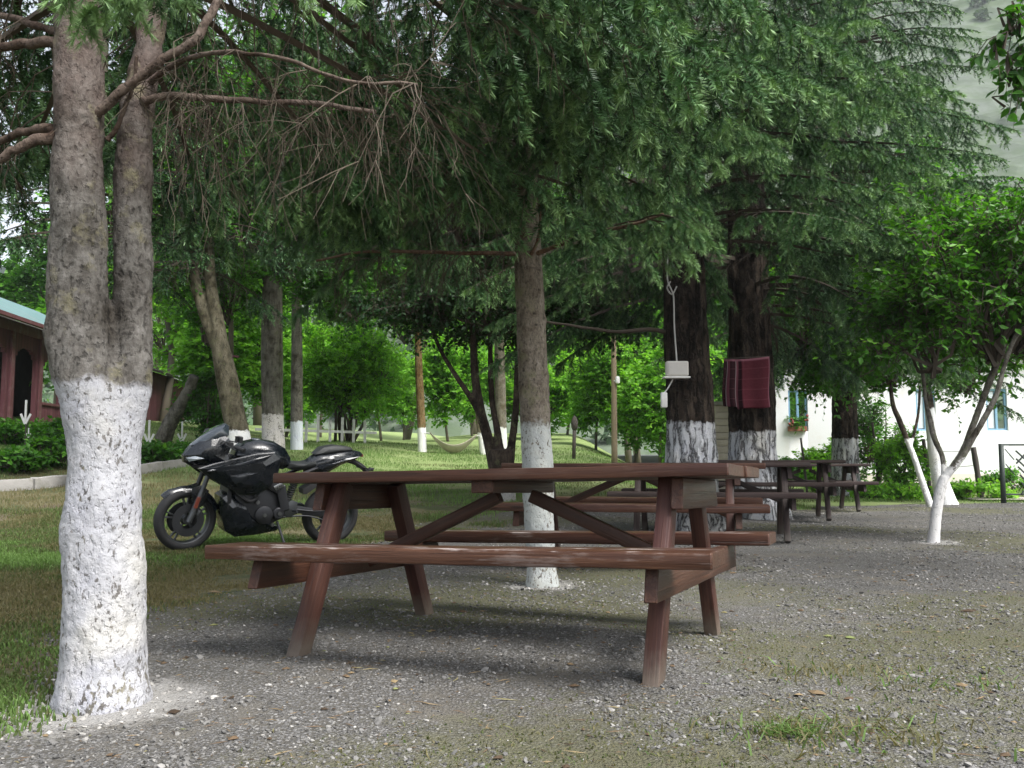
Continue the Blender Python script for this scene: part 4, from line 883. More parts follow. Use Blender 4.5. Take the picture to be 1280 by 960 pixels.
# tall wood behind the orchard
WOOD = [(-14, 48, 10, 19), (-20, 40, 9, 10), (-7, 60, 11, 21), (1, 66, 11, 22), (8, 58, 10, 19), (15, 62, 10, 18), (-2, 52, 9, 17), (22, 70, 10, 13), (-27, 50, 9, 10), (-12, 33, 7, 12), (-8.2, 24.5, 4.6, 9.0), (6, 44, 8, 14), (12, 48, 8, 13), (14.6, 34, 7.5, 12.5)]
for k, (x, Yd, w, h) in enumerate(WOOD):
    px = 640 + x / Yd * F_PX
    shrub('woodland_tree', ['tall broadleaved tree in the wood behind the maroon house', 'tall tree at the far left of the wood behind the house', 'tall tree in the wood behind the broad bush', 'tall tree in the wood behind the slim spruce', 'tall tree in the wood behind the utility pole', 'tall tree in the wood behind the boxed trunk', 'mid height tree in the wood behind the hammock', 'tall tree in the wood behind the white house', 'tall tree furthest left beyond the maroon house roof', 'leafy tree overhanging the maroon shed roof', 'slender leafy tree growing in front of the maroon shed wall', 'mid height tree right of the utility pole', 'mid height tree behind the blanket trunk', 'tall leafy tree rising over the roof of the white house'][k], px, Yd, w, h, .42 + .12 * RNG.random(), 34, 46, .28 if Yd > 30 else .15, M_LEAF_BRIGHT if k in (9, 10, 6, 2, 3, 11) else M_LEAF, 1, 'tall trees of the wood', zb=3.1 if k == 10 else h * .12)
# a dark conifer behind the near left trunk
def far_conifer(name, label, x, Yd, z0, H, Lmax, lod=2, tone=.25, hang=1.2, needle=None, zv=12):
    z = gz(x, Yd); root = empty(name, (x, Yd, z), 0, label, 'tree')
    mb = MB(); P = np.array([[x, Yd, z - .1], [x, Yd, z + H * .5], [x, Yd, z + H]]); mb.tube(smooth_path(P, 5), np.linspace(.2, .02, 11), 12); mb.build('trunk', M_STEM, root, smooth=True)
    acc = Acc(); spruce_crown(acc, [p for p in P], z + z0, z + H, Lmax, lod, zv, 6, .4, .05, .35, hang, .3, tone, .9, .85, .6); crown_mesh('crown', acc, [needle or M_NEEDLE, M_TWIG], root)
far_conifer('conifer_tree', 'dark drooping conifer behind the near double spruce by the house', -6.75, 14.6, 4.0, 13, 2.7, 2, .2)
# foliage of a linden whose trunk stands outside the picture at right
def linden():
    root = empty('linden_tree', (4.6, 5.6, gz(4.6, 5.6)), 0, 'linden with broad dark leaves hanging in from the top right corner', 'tree')
    mb = MB(); mb.tube(smooth_path([(4.6, 5.6, -.1), (4.62, 5.6, 1.5), (4.5, 5.5, 3.2), (4.4, 5.5, 5)], 5), np.linspace(.13, .06, 16), 14); mb.build('trunk', M_STEM, root, smooth=True)
    limb(root, [(4.52, 5.5, 3.0), (4.0, 5.1, 3.3), (3.4, 4.8, 3.35), (2.95, 4.65, 3.2)], .03, .008, M_STEM)
    acc = Acc()
    for (px, py, n, r) in ((1268, 25, 9, .09), (1285, 60, 12, .10), (1262, 85, 6, .07), (1296, 20, 12, .12), (1310, 90, 12, .12), (1242, 50, 4, .05), (1275, 108, 4, .05)):
        leafy_twigs(acc, at(px, py, 4.75), (r, r, r), n, .075, 0, .35, 5, .6, .2, .2, -.2)
    blob_crown(acc, (4.9, 5.6, 5.2), (1.6, 1.6, 1.2), 16, 30, .09, 0, .35)
    crown_mesh('crown', acc, [M_LEAF, M_TWIG], root)
linden()

tree('maple_tree', 'leafy tree behind the blanket trunk with low twigs before the flower box window', (953, 612), 19.0,
     [[(953, 625, 24), (953, 600, 20), (955, 540, 17), (962, 480, 14), (972, 420, 10), (985, 330, 6)]], None,
     [((6.0, 19.0, 4.3), (1.9, 1.5, 1.5), 24, 44, .12, 1, .42, dict(sub=.4, tl=.6)), ((5.0, 19.2, 4.6), (1.6, 1.4, 1.4), 14, 40, .12, 1, .38, dict(sub=.4, tl=.6)), ((6.4, 18.8, 2.75), (1.3, 1.1, .45), 10, 34, .11, 1, .45, dict(sub=.42, tl=.5, droop=.5))], None, BARK_DARK, M_LEAF, group='trees by the white house', voxel=.025)
# =====================================================================  PICNIC TABLES
M_WOOD = wood_mat('stained_table_wood', (.016, .007, .0045), (.050, .021, .0125), (.105, .049, .028), (.30, .25, .21), .3, (.34, .62), None, (.038, .015, .0125))
M_WOODSEAT = wood_mat('worn_glint_seat_wood', (.017, .008, .005), (.053, .023, .0135), (.108, .051, .029), (.52, .47, .45), .85, (.30, .55), None, (.055, .021, .018))  # seat patches paint both wear and sky glint
M_WOODLEG = wood_mat('painted_leg_wood', (.021, .009, .007), (.055, .022, .016), (.098, .045, .030), (.19, .13, .115), .4, (.45, .75), (.14, .12, .095), (.058, .022, .022))
M_WOODOLD = wood_mat('weathered_table_wood', (.014, .010, .009), (.034, .023, .020), (.068, .047, .040), (.14, .115, .105), .3, (.5, .8), (.11, .10, .085), (.04, .021, .021))
def picnic_table(name, label, mats, L=2.0, W=.82, Lb=2.016, do=.826, bw=.25, zb=.466, ls=1.482, fs=1.146, zt=.76, broken=False):
    """A-frame picnic table: plank top, two plank benches, splayed legs, cross beams and diagonal braces"""
    top_m, seat_m, leg_m = mats; root = empty(name, (0, 0, 0), 0, label, 'picnic table', 'wooden picnic tables in a row')
    tt = .046; mb = MB(); n = 4; pw = W / n
    for k in range(n):
        y = -W / 2 + pw * (k + .5); e = [0, .004, -.005, .002][k]
        mb.beam((-L / 2 + e, y, zt - tt / 2), (L / 2 - e, y, zt - tt / 2), pw - .006, tt, n=14, r=.005, jit=.002, sag=.002)
    mb.build('tabletop', top_m, root, autosmooth=.5)
    for sg in (-1, 1):
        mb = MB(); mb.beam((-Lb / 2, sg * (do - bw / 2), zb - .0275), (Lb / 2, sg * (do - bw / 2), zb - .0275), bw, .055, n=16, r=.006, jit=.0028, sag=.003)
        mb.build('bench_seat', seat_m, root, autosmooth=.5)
    lw, lt = .085, .062
    for sx in (-1, 1):
        xl = sx * ls / 2
        for sy in (-1, 1):
            mb = MB(); yt = sy * .235; mb.beam((xl, sy * fs / 2, -.03), (xl, yt, zt - tt - .001), lt, lw, up=(0, 1, 0), n=8, r=.006, jit=.0022, cut0=0, cut1=0)
            mb.build('leg', leg_m, root, autosmooth=.5)
        xo = xl + sx * (lt / 2 + .024)
        mb = MB(); mb.beam((xo, -W / 2 + .06, zt - tt - .062), (xo, W / 2 - .06, zt - tt - .062), .046, .118, n=6, r=.006, jit=.0015, cut0=.25, cut1=-.25); mb.build('top_beam', top_m, root, autosmooth=.5)
        mb = MB(); mb.beam((xo, -do + .05, zb - .055 - .058), (xo, do - .05, zb - .055 - .058), .046, .112, n=8, r=.006, jit=.0018, cut0=.35, cut1=-.35); mb.build('seat_beam', top_m, root, autosmooth=.5)
        # brace from the middle of the top to the seat beam
        mb = MB(); mb.beam((sx * .075, sx * .001, zt - tt - .065), (xl - sx * (lt / 2 - .035), sx * .001, zb - .115), (.046), .056, up=(0, 0, 1), n=6, r=.004, jit=.0015); mb.build('brace', top_m, root, autosmooth=.5)
    mb = MB(); mb.beam((0, -W / 2 + .05, zt - tt - .027), (0, W / 2 - .05, zt - tt - .027), .10, .052, n=5, r=.005); mb.build('batten', top_m, root, autosmooth=.5)
    return root
def place(root, x, y, yaw, dz=0.0, tl=0.0, tw=0.0):
    root.location = (x, y, dz + gz(x, y)); root.rotation_euler = (tw, -tl, yaw)
first = picnic_table('picnic_table', 'nearest and largest looking brown picnic table, with pale patches of wear and painted glint on its bench', (M_WOOD, M_WOODSEAT, M_WOODLEG))
place(first, .023, 4.074, -.395, -.021, .021, -.024)
second = picnic_table('picnic_table', 'reddish picnic table second from the camera, standing past the slim spruce', (M_WOOD, M_WOOD, M_WOODLEG)); second.name = 'picnic_table.001'
place(second, .98, 7.4, -.23, .02, .0, 0)
old = picnic_table('picnic_table', 'weathered dark picnic table third from the camera, beside the blanket trunk', (M_WOODOLD, M_WOODOLD, M_WOODOLD))
place(old, 2.12, 9.9, -.22, .02)
for (x, y, yaw, lb) in ((3.55, 12.9, -.2, 'weathered picnic table fourth from the camera, second from the far end of the row'), (5.1, 16.1, -.1, 'small looking picnic table farthest away at the end of the row')):
    t = copy_tree(old); t['label'] = lb; place(t, x, y, yaw, .03)
# =====================================================================  MOTORCYCLE
def paint(name, col, rough, coat=0.0, metal=0.0, spec=.5):
    m, nt, out = new_mat(name); n = N(nt); tc = n('ShaderNodeTexCoord').outputs['Object']
    d = n.noise(tc, 9, 6, .7)
    c = n.mix(n.maprange(d, .56, .78, 0, .12), col, (.07, .066, .06))
    finish(nt, out, n.pbr(c, n.maprange(d, .35, .7, rough, min(1, rough + .22)), None, metal, spec, coat)); return m
B_PAINT = paint('black_gloss_paint', (.003, .005, .008), .16, .45); B_GREY = paint('dark_grey_paint', (.014, .017, .022), .22, .4); B_MATT = paint('matt_black', (.016, .016, .017), .6)
B_TYRE = simple_mat('tyre_rubber', (.014, .014, .015), .8, .3, 30, .4); B_ALU = paint('cast_alloy', (.10, .105, .11), .38, 0, .85); B_ENG = paint('engine_metal', (.045, .046, .05), .42, 0, .7)
B_SEAT = simple_mat('seat_vinyl', (.016, .018, .018), .55, .2, 60, .4); B_CHROME = paint('bright_metal', (.30, .31, .32), .22, 0, 1.0); B_RED = paint('red_reflector', (.16, .035, .02), .25, .5)
B_GLASS = paint('headlamp_glass', (.30, .33, .36), .08, 1.0); B_SCREEN = paint('smoked_windscreen', (.03, .04, .05), .06, 1.0)
def motorcycle():
    fx, fy = -2.95, 8.36; rx, ry = -1.80, 9.12; wb = math.hypot(rx - fx, ry - fy); yaw = math.atan2(ry - fy, rx - fx)
    root = empty('motorcycle', (fx, fy, float(gsurf(fx, fy))), 0, 'black faired sport motorcycle parked on its side stand on the grass', 'motorcycle')
    root.rotation_euler = (math.radians(7), 0, yaw); r = .283
    def wheel(x, steer, width, spokes):
        w = MB(); c = (x, 0, r)
        cs, sn = math.cos(steer), math.sin(steer); ax = (-sn, cs, 0)
        w.lathe([(-width * .36, r - .072), (-width * .4, r - .060), (-width * .36, r - .052), (width * .36, r - .052), (width * .4, r - .060), (width * .36, r - .072), (width * .2, r - .085), (-width * .2, r - .085)], c, ax, 48, True)
        w.lathe([(-.045, .012), (-.045, .038), (-.02, .045), (.02, .045), (.045, .038), (.045, .012)], c, ax, 24)
        for k in range(spokes):
            a = k * 2 * math.pi / spokes + .35
            for da in (-.13, .13):
                d0 = np.array([cs * math.cos(a - da * .6), sn * math.cos(a - da * .6), math.sin(a - da * .6)]); d1 = np.array([cs * math.cos(a + da), sn * math.cos(a + da), math.sin(a + da)])
                w.beam(np.array(c) + d0 * .035, np.array(c) + d1 * (r - .078), .016, .024, up=ax, n=1, r=.004, jit=0)
        wo = w.build('wheel', B_ALU, root, autosmooth=.6, world=False)
        t = MB(); prof = []
        for k in range(24):
            a = k * 2 * math.pi / 24; prof.append((width * .5 * math.cos(a), r - .042 + .042 * math.sin(a)))
        t.lathe(prof, c, ax, 64, True)
        to = t.build('tyre', B_TYRE, wo, smooth=True, world=False)
        d = MB()
        for off in (-1,) if x > .5 else (-1, 1):
            d.lathe([(off * width * .62 - .003, .075), (off * width * .62 - .003, .145), (off * width * .62 + .003, .145), (off * width * .62 + .003, .075)], c, ax, 40, True)
        d.build('brake_disc', B_ENG, wo, autosmooth=.5, world=False)
        return wo
    st = math.radians(8)
    wheel(0, st, .105, 5); wheel(wb, 0, .14, 5)
    def part(name, m, fn, sm=.55, parent=None):
        b = MB(); fn(b); return b.build(name, m, parent or root, autosmooth=sm, world=False)
    H = lambda x, y, z: np.array([x, y, z])
    # fork legs and calipers
    for sy in (-1, 1):
        def f(b, sy=sy):
            b.tube([H(.005, sy * .095, r - .01), H(.11, sy * .095, .55)], .028, 12); b.tube([H(.09, sy * .095, .50), H(.225, sy * .095, .92)], .021, 12)
            b.beam(H(.035, sy * .085, r + .10), H(.10, sy * .085, r + .06), .03, .055, n=1, r=.008, jit=0)
        part('fork_leg', B_ALU if sy < 0 else B_ENG, f, .6)
    part('reflector', B_RED, lambda b: b.beam(H(.045, -.128, .40), H(.075, -.128, .50), .012, .035, up=(1, 0, -.3), n=1, r=.004, jit=0))
    def fender(b):
        V = []; k = 16; js = 7
        for i in range(k):
            a = math.radians(18 + i * 118 / (k - 1)); rr = r + .022 + (.012 if i > 12 else 0)
            for j in range(js):
                q = (j / (js - 1) - .5) * 2; wv = .068 * (1 - .25 * (i / (k - 1))); drop = .055 * abs(q) ** 2.4
                V.append((math.cos(a) * (rr - drop), q * wv, r + math.sin(a) * (rr - drop)))
        V = np.array(V); V2 = V.copy(); c = np.array([0, 0, r]); V2 -= (unit(V - c) * .006)
        idx = np.arange(k * js).reshape(k, js); q = np.stack([idx[:-1, :-1], idx[:-1, 1:], idx[1:, 1:], idx[1:, :-1]], -1).reshape(-1, 4)
        o = k * js; rim = np.concatenate([idx[0], idx[1:, -1], idx[-1, -2::-1], idx[-2:0:-1, 0]]); nx = np.roll(rim, -1)
        b.add(np.concatenate([V, V2]), np.concatenate([q[:, ::-1], q + o, np.stack([rim, nx, nx + o, rim + o], 1)]))
        for sy in (-1, 1): b.pillow([(.03, .36), (.13, .42), (.17, .55), (.10, .60), (.02, .575)], sy * .082, .012, .004)
    part('front_fender', B_PAINT, fender)
    # upper fairing with windscreen, lamp and nose
    up_poly = [(-.055, .80), (-.06, .86), (-.01, .93), (.06, .99), (.16, 1.045), (.25, 1.06), (.31, 1.03), (.335, .96), (.30, .88), (.33, .80), (.20, .775), (.06, .765)]
    def upper(b):
        b.pillow(up_poly, 0, .165, [.03, .03, .05, .07, .085, .09, .11, .13, .14, .15, .12, .06], (0, .22, .6), (.14, .90), 2.2)
    cowl = part('upper_fairing', B_PAINT, upper, .2)
    part('windscreen', B_SCREEN, lambda b: b.pillow([(.0, .952), (.09, 1.03), (.20, 1.11), (.295, 1.155), (.325, 1.13), (.315, 1.05), (.20, 1.03), (.08, .975)], 0, .115, [.03, .05, .06, .055, .05, .09, .12, .09], (0, .2, .5, .8), (.21, 1.07)), .5, cowl)
    for sy in (-1, 1): part('headlight', B_GLASS, lambda b, sy=sy: b.pillow([(-.050, .845), (.02, .865), (.10, .865), (.15, .85), (.06, .825), (-.03, .815)], sy * .088, .072, .028, (0, .3, .7), None), .5, cowl)
    part('air_intake', B_MATT, lambda b: [b.pillow([(.0, .775), (.10, .785), (.19, .80), (.17, .765), (.05, .745)], sy * .10, .028, .01) for sy in (-1, 1)])
    for sy in (-1, 1):
        def mir(b, sy=sy):
            b.tube(smooth_path([H(.20, sy * .12, 1.02), H(.22, sy * .24, 1.03), H(.235, sy * .30, 1.045)], 4), .008, 8); b.pillow([(.20, 1.03), (.22, 1.075), (.30, 1.085), (.315, 1.05), (.27, 1.025)], sy * .33, .05, .02)
        if sy > 0: part('mirror', B_PAINT, mir)
    # side fairings: large faceted panel with a lighter blade
    for sy in (-1, 1):
        part('side_fairing', B_PAINT, lambda b, sy=sy: b.pillow([(.03, .765), (.17, .81), (.34, .85), (.55, .90), (.72, .915), (.78, .86), (.76, .72), (.70, .60), (.58, .52), (.40, .53), (.24, .62), (.11, .70)], sy * .18, .06, .016, (0, .05, .5), (.47, .72), 4.0), .15)
        part('fairing_blade', B_GREY, lambda b, sy=sy: [b.pillow([(.06, .765), (.18, .775), (.36, .805), (.56, .865), (.69, .895), (.60, .83), (.42, .77), (.22, .735)], sy * .226, .014, .004), b.pillow([(.30, .70), (.46, .74), (.57, .735), (.50, .70), (.44, .655), (.36, .63), (.33, .66)], sy * .232, .016, .004), b.pillow([(.46, .62), (.58, .625), (.63, .65), (.56, .60), (.50, .595)], sy * .222, .012, .003)], .3)
    # belly pan
    part('belly_pan', B_PAINT, lambda b: b.pillow([(.27, .50), (.33, .535), (.43, .50), (.52, .46), (.62, .30), (.78, .215), (.86, .20), (.80, .165), (.60, .135), (.42, .125), (.33, .18), (.285, .33)], 0, .155, .10, (0, .07, .5), (.48, .29), 3.5), .18)
    # engine and radiator
    def engine(b):
        b.pillow([(.40, .56), (.62, .60), (.80, .55), (.86, .42), (.84, .28), (.70, .22), (.50, .24), (.40, .36)], 0, .15, .12, (0, .1, .4, .7))
        b.lathe([(-.185, .01), (-.185, .065), (-.175, .082), (-.12, .085)], H(.66, 0, .33), (0, 1, 0), 28); b.lathe([(-.178, .01), (-.178, .045), (-.17, .055), (-.12, .058)], H(.80, 0, .34), (0, 1, 0), 24)
        for k in range(6): b.box((.52 + .004 * k, 0, .42 + .026 * k), (.17, .29, .009), 0, .002)
        b.box((.345, 0, .50), (.035, .27, .24), 0, .004)
        b.tube(smooth_path([H(.42, -.06, .46), H(.36, -.07, .36), H(.40, -.07, .22), H(.60, -.05, .16)], 5), .02, 10)
    part('engine', B_ENG, engine)
    for dx, dz in ((0, 0), (.14, .01), (-.07, .12), (.08, -.09)): part('engine_bolt', B_CHROME, lambda b: b.lathe([(-.192, .004), (-.192, .018), (-.18, .02)], H(.66 + dx, 0, .33 + dz), (0, 1, 0), 12))
    part('brake_hose', B_MATT, lambda b: b.tube(smooth_path([H(.40, -.06, .985), H(.30, -.14, 1.0), H(.20, -.13, .92), H(.16, -.11, .70), H(.10, -.12, .52), H(.07, -.11, .36)], 5), .006, 6))
    part('clutch_cable', B_MATT, lambda b: b.tube(smooth_path([H(.31, -.22, .985), H(.24, -.17, 1.0), H(.25, -.12, .90), H(.45, -.17, .62), H(.62, -.17, .44)], 5), .005, 6))
    part('radiator_hose', B_MATT, lambda b: b.tube(smooth_path([H(.37, -.12, .58), H(.42, -.165, .52), H(.52, -.17, .46), H(.60, -.16, .50)], 5), .017, 8))
    # perimeter frame
    for sy in (-1, 1):
        part('frame_spar', B_GREY if sy > 0 else B_ENG, lambda b, sy=sy: [b.beam(H(.42, sy * .15, .80), H(.80, sy * .165, .565), .045, .105, up=(.5, 0, 1), n=1, r=.012, jit=0), b.beam(H(.80, sy * .16, .60), H(.86, sy * .16, .36), .04, .09, up=(1, 0, .2), n=1, r=.012, jit=0), b.tube([H(.82, sy * .12, .62), H(1.02, sy * .11, .70), H(1.38, sy * .09, .83)], .017, 8)])
        part('frame_plate', B_CHROME, lambda b, sy=sy: b.beam(H(.735, sy * .188, .575), H(.815, sy * .192, .615), .008, .05, up=(0, 0, 1), n=1, r=.003, jit=0))
    # tank, seat, tail
    part('fuel_tank', B_PAINT, lambda b: b.pillow([(.38, .87), (.40, .93), (.47, .985), (.60, 1.015), (.74, 1.0), (.85, .94), (.91, .85), (.92, .77), (.84, .74), (.66, .77), (.48, .82)], 0, .185, .075, (0, .12, .35, .7), (.66, .89), 2.4), .5)
    part('fuel_cap', B_CHROME, lambda b: b.lathe([(0, .045), (.012, .042), (.016, .03)], H(.60, 0, 1.008), (.1, 0, 1), 20))
    part('seat', B_SEAT, lambda b: b.pillow([(.87, .80), (.95, .805), (1.06, .80), (1.16, .825), (1.20, .80), (1.17, .765), (1.04, .735), (.93, .735), (.87, .755)], 0, .125, .085, (0, .15, .45, .75)), .6)
    part('pillion_seat', B_SEAT, lambda b: b.pillow([(1.16, .88), (1.23, .945), (1.36, .97), (1.52, .955), (1.55, .93), (1.44, .90), (1.26, .87)], 0, .095, .06, (0, .2, .5, .8)), .6)
    def tail(b):
        b.pillow([(1.08, .80), (1.18, .875), (1.32, .915), (1.50, .93), (1.63, .91), (1.66, .88), (1.58, .83), (1.44, .78), (1.30, .70), (1.18, .66), (1.09, .70)], 0, .125, .05, (0, .12, .4, .7), (1.32, .82), 2.6)
    part('tail_fairing', B_PAINT, tail, .35)
    part('tail_blade', B_GREY, lambda b: [b.pillow([(1.15, .775), (1.30, .80), (1.46, .85), (1.60, .87), (1.45, .825), (1.30, .765), (1.20, .745)], sy * .115, .016, .004) for sy in (-1, 1)], .3)
    part('tail_light', B_RED, lambda b: b.box((1.655, 0, .872), (.03, .09, .03), 0, .006))
    def plate(b):
        P = smooth_path([H(1.50, 0, .825), H(1.60, 0, .80), H(1.70, 0, .74), H(1.76, 0, .67)], 5); b.tube(P, [.026] * len(P), 8); b.box((1.775, 0, .63), (.014, .16, .13), 0, .003); b.tube([H(1.70, -.12, .745), H(1.70, .12, .745)], .008, 8)
        for sy in (-1, 1): b.pillow([(1.68, .73), (1.70, .765), (1.75, .76), (1.74, .73)], sy * .135, .02, .01)
    part('plate_holder', B_MATT, plate, .6)
    # swing arm, shock, chain, exhaust
    part('swingarm', B_ENG, lambda b: [b.beam(H(.83, sy * .12, .40), H(wb + .03, sy * .115, r), .035, .07, n=1, r=.012, jit=0) for sy in (-1, 1)] + [b.tube([H(wb - .0, -.14, r), H(wb, .14, r)], .017, 12)])
    part('shock_absorber', B_ENG, lambda b: [b.lathe([(k * .022, .034), (k * .022 + .008, .038), (k * .022 + .016, .034)], H(.93, 0, .42) + H(.03, 0, 0) * k / 5, (.1, 0, 1), 14) for k in range(9)])
    part('chain', B_ENG, lambda b: b.tube(smooth_path([H(.80, -.145, .40), H(1.1, -.145, r + .07), H(wb, -.145, r + .062), H(wb + .05, -.145, r), H(wb, -.145, r - .062), H(1.1, -.145, r + .02), H(.80, -.145, .30)], 5), .009, 6))
    part('rear_hugger', B_MATT, lambda b: b.pillow([(1.06, .55), (1.16, .605), (1.30, .605), (1.36, .58), (1.28, .585), (1.16, .575), (1.10, .50), (1.07, .50)], 0, .065, .06))
    part('exhaust', B_ALU, lambda b: b.lathe([(0, .025), (.02, .045), (.20, .055), (.32, .05), (.34, .04)], H(.82, .14, .26), (1, .05, .25), 20))
    # controls
    for sy in (-1, 1):
        part('handlebar', B_MATT, lambda b, sy=sy: [b.tube(smooth_path([H(.265, sy * .10, .96), H(.30, sy * .20, .965), H(.37, sy * .32, .945)], 4), .013, 10), b.tube([H(.325, sy * .245, .962), H(.385, sy * .345, .942)], .019, 10), b.tube(smooth_path([H(.27, sy * .19, .975), H(.26, sy * .27, .972), H(.31, sy * .345, .945)], 4), .006, 6), b.box((.30, sy * .20, .98), (.05, .05, .04), 0, .006)])
    part('instrument_panel', B_MATT, lambda b: [b.pillow([(.22, .99), (.30, 1.03), (.35, 1.0), (.33, .94), (.24, .93)], 0, .07, .05), b.lathe([(0, .022), (.05, .022), (.055, .015)], H(.43, -.07, .985), (0, 0, 1), 12)])
    part('brake_reservoir', B_MATT, lambda b: [b.lathe([(0, .018), (.045, .018)], H(.40, -.05, .985), (.1, 0, 1), 12), b.box((.415, -.05, 1.035), (.05, .04, .014), .3, .003)])
    part('side_stand', B_ENG, lambda b: [b.tube([H(.80, -.13, .26), H(.86, -.25, .028)], .012, 8), b.box((.87, -.26, .026), (.07, .035, .008), 0, .002)])
    for sy in (-1, 1): part('foot_peg', B_ALU, lambda b, sy=sy: [b.tube([H(.93, sy * .14, .36), H(.95, sy * .24, .365)], .012, 8), b.pillow([(.84, .40), (.92, .46), (.98, .44), (.97, .34), (.90, .30), (.85, .33)], sy * .155, .012, .004)])
    for sy in (-1, 1): part('turn_signal', B_GREY, lambda b, sy=sy: b.pillow([(.10, .745), (.14, .765), (.19, .76), (.16, .735)], sy * .235, .016, .006))
    return root
motorcycle()
# =====================================================================  BUILDINGS, FENCES, SMALL THINGS
def plank_mat(name, a, b, width=.14, worn=(.30, .25, .24), amt=.35, axis=(1, 1, 0)):
    m, nt, out = new_mat(name); n = N(nt); P = n.pos(); x = n.sep(P)
    u = n.math('ADD', n.math('MULTIPLY', x[0], axis[0]), n.math('MULTIPLY', x[1], axis[1]))
    q = n.math('DIVIDE', u, width); cell = n.math('FLOOR', q); fr = n.math('FRACT', q)
    rnd = n('ShaderNodeTexWhiteNoise', {'W': cell}, noise_dimensions='1D').outputs['Value']
    gr = n.noise(n.scale(P, (22, 22, 1.6)), 1.0, 6, .65)
    c = n.mix(n.math('ADD', n.math('MULTIPLY', rnd, .5), n.math('MULTIPLY', gr, .5)), a, b)
    c = n.mix(n.math('MULTIPLY', n.maprange(n.noise(n.scale(P, (6, 6, 1.2)), 1.0, 7, .7), .53, .68), amt), c, worn)
    gap = n.math('MINIMUM', n.maprange(fr, 0, .05), n.maprange(fr, 1, .95)); c = n.mix(gap, (.008, .006, .005), c)
    finish(nt, out, n.pbr(c, .75, n.bump(n.math('ADD', gap, n.math('MULTIPLY', gr, .3)), .7, .012), spec=.25)); return m
M_MAROON = plank_mat('maroon_boards', (.065, .022, .028), (.15, .056, .066), .16, (.20, .13, .13), .3, (.07, 1, 0))
M_MAROONT = simple_mat('maroon_trim', (.11, .038, .044), .7, .35, 9, .4, dirt=(.17, .12, .12))
M_TEAL = simple_mat('teal_roof_sheet', (.11, .20, .205), .55, .2, 3, .15, spec=.4, dirt=(.16, .19, .20))
M_SLATE = simple_mat('grey_roof_sheet', (.30, .32, .34), .5, .2, 3, .3)
M_DARKWOOD = simple_mat('dark_eave_wood', (.035, .028, .025), .8, .3, 8, .4)
M_DARKIN = simple_mat('dark_interior', (.012, .010, .010), .9, .3, 3, .2)
M_PLASTER = simple_mat('white_plaster', (.74, .745, .755), .85, .05, 2.5, .3, dirt=(.66, .62, .58))
M_FRAME = simple_mat('blue_window_paint', (.20, .36, .50), .5, .15, 12, .2)
M_WHITEP = simple_mat('white_paint', (.76, .75, .73), .6, .08, 14, .2, dirt=(.55, .53, .50))
M_STONEB = simple_mat('pale_stone_blocks', (.42, .37, .31), .9, .2, 5, .8, dirt=(.30, .26, .2), bd=.02)
M_CONC = simple_mat('old_concrete', (.27, .26, .245), .9, .25, 7, .7, dirt=(.13, .13, .08), bd=.01)
M_FENCEW = simple_mat('weathered_post', (.060, .050, .042), .85, .35, 14, .5)
M_IRON = simple_mat('dark_green_iron', (.022, .032, .028), .55, .3, 20, .3)
M_CURTAIN = simple_mat('curtain', (.62, .66, .70), .8, .1, 6, .2)
def glass_mat():
    m, nt, out = new_mat('window_glass'); n = N(nt); P = n.pos()
    finish(nt, out, n.pbr(n.mix(n.noise(P, 1.5, 3), (.03, .045, .06), (.10, .13, .15)), .08, n.bump(n.noise(P, 1.2, 2), .05, .05), spec=.7)); return m
M_GLASS = glass_mat()

def slab(mb, corners, t):
    """a sheet with thickness from four corners (counter clockwise from outside), t inward"""
    c = np.array(corners, float); nrm = np.cross(c[1] - c[0], c[3] - c[0]); nrm /= np.linalg.norm(nrm); V = np.concatenate([c, c - nrm * t])
    mb.add(V, [(0, 1, 2, 3), (7, 6, 5, 4), (0, 4, 5, 1), (1, 5, 6, 2), (2, 6, 7, 3), (3, 7, 4, 0)])
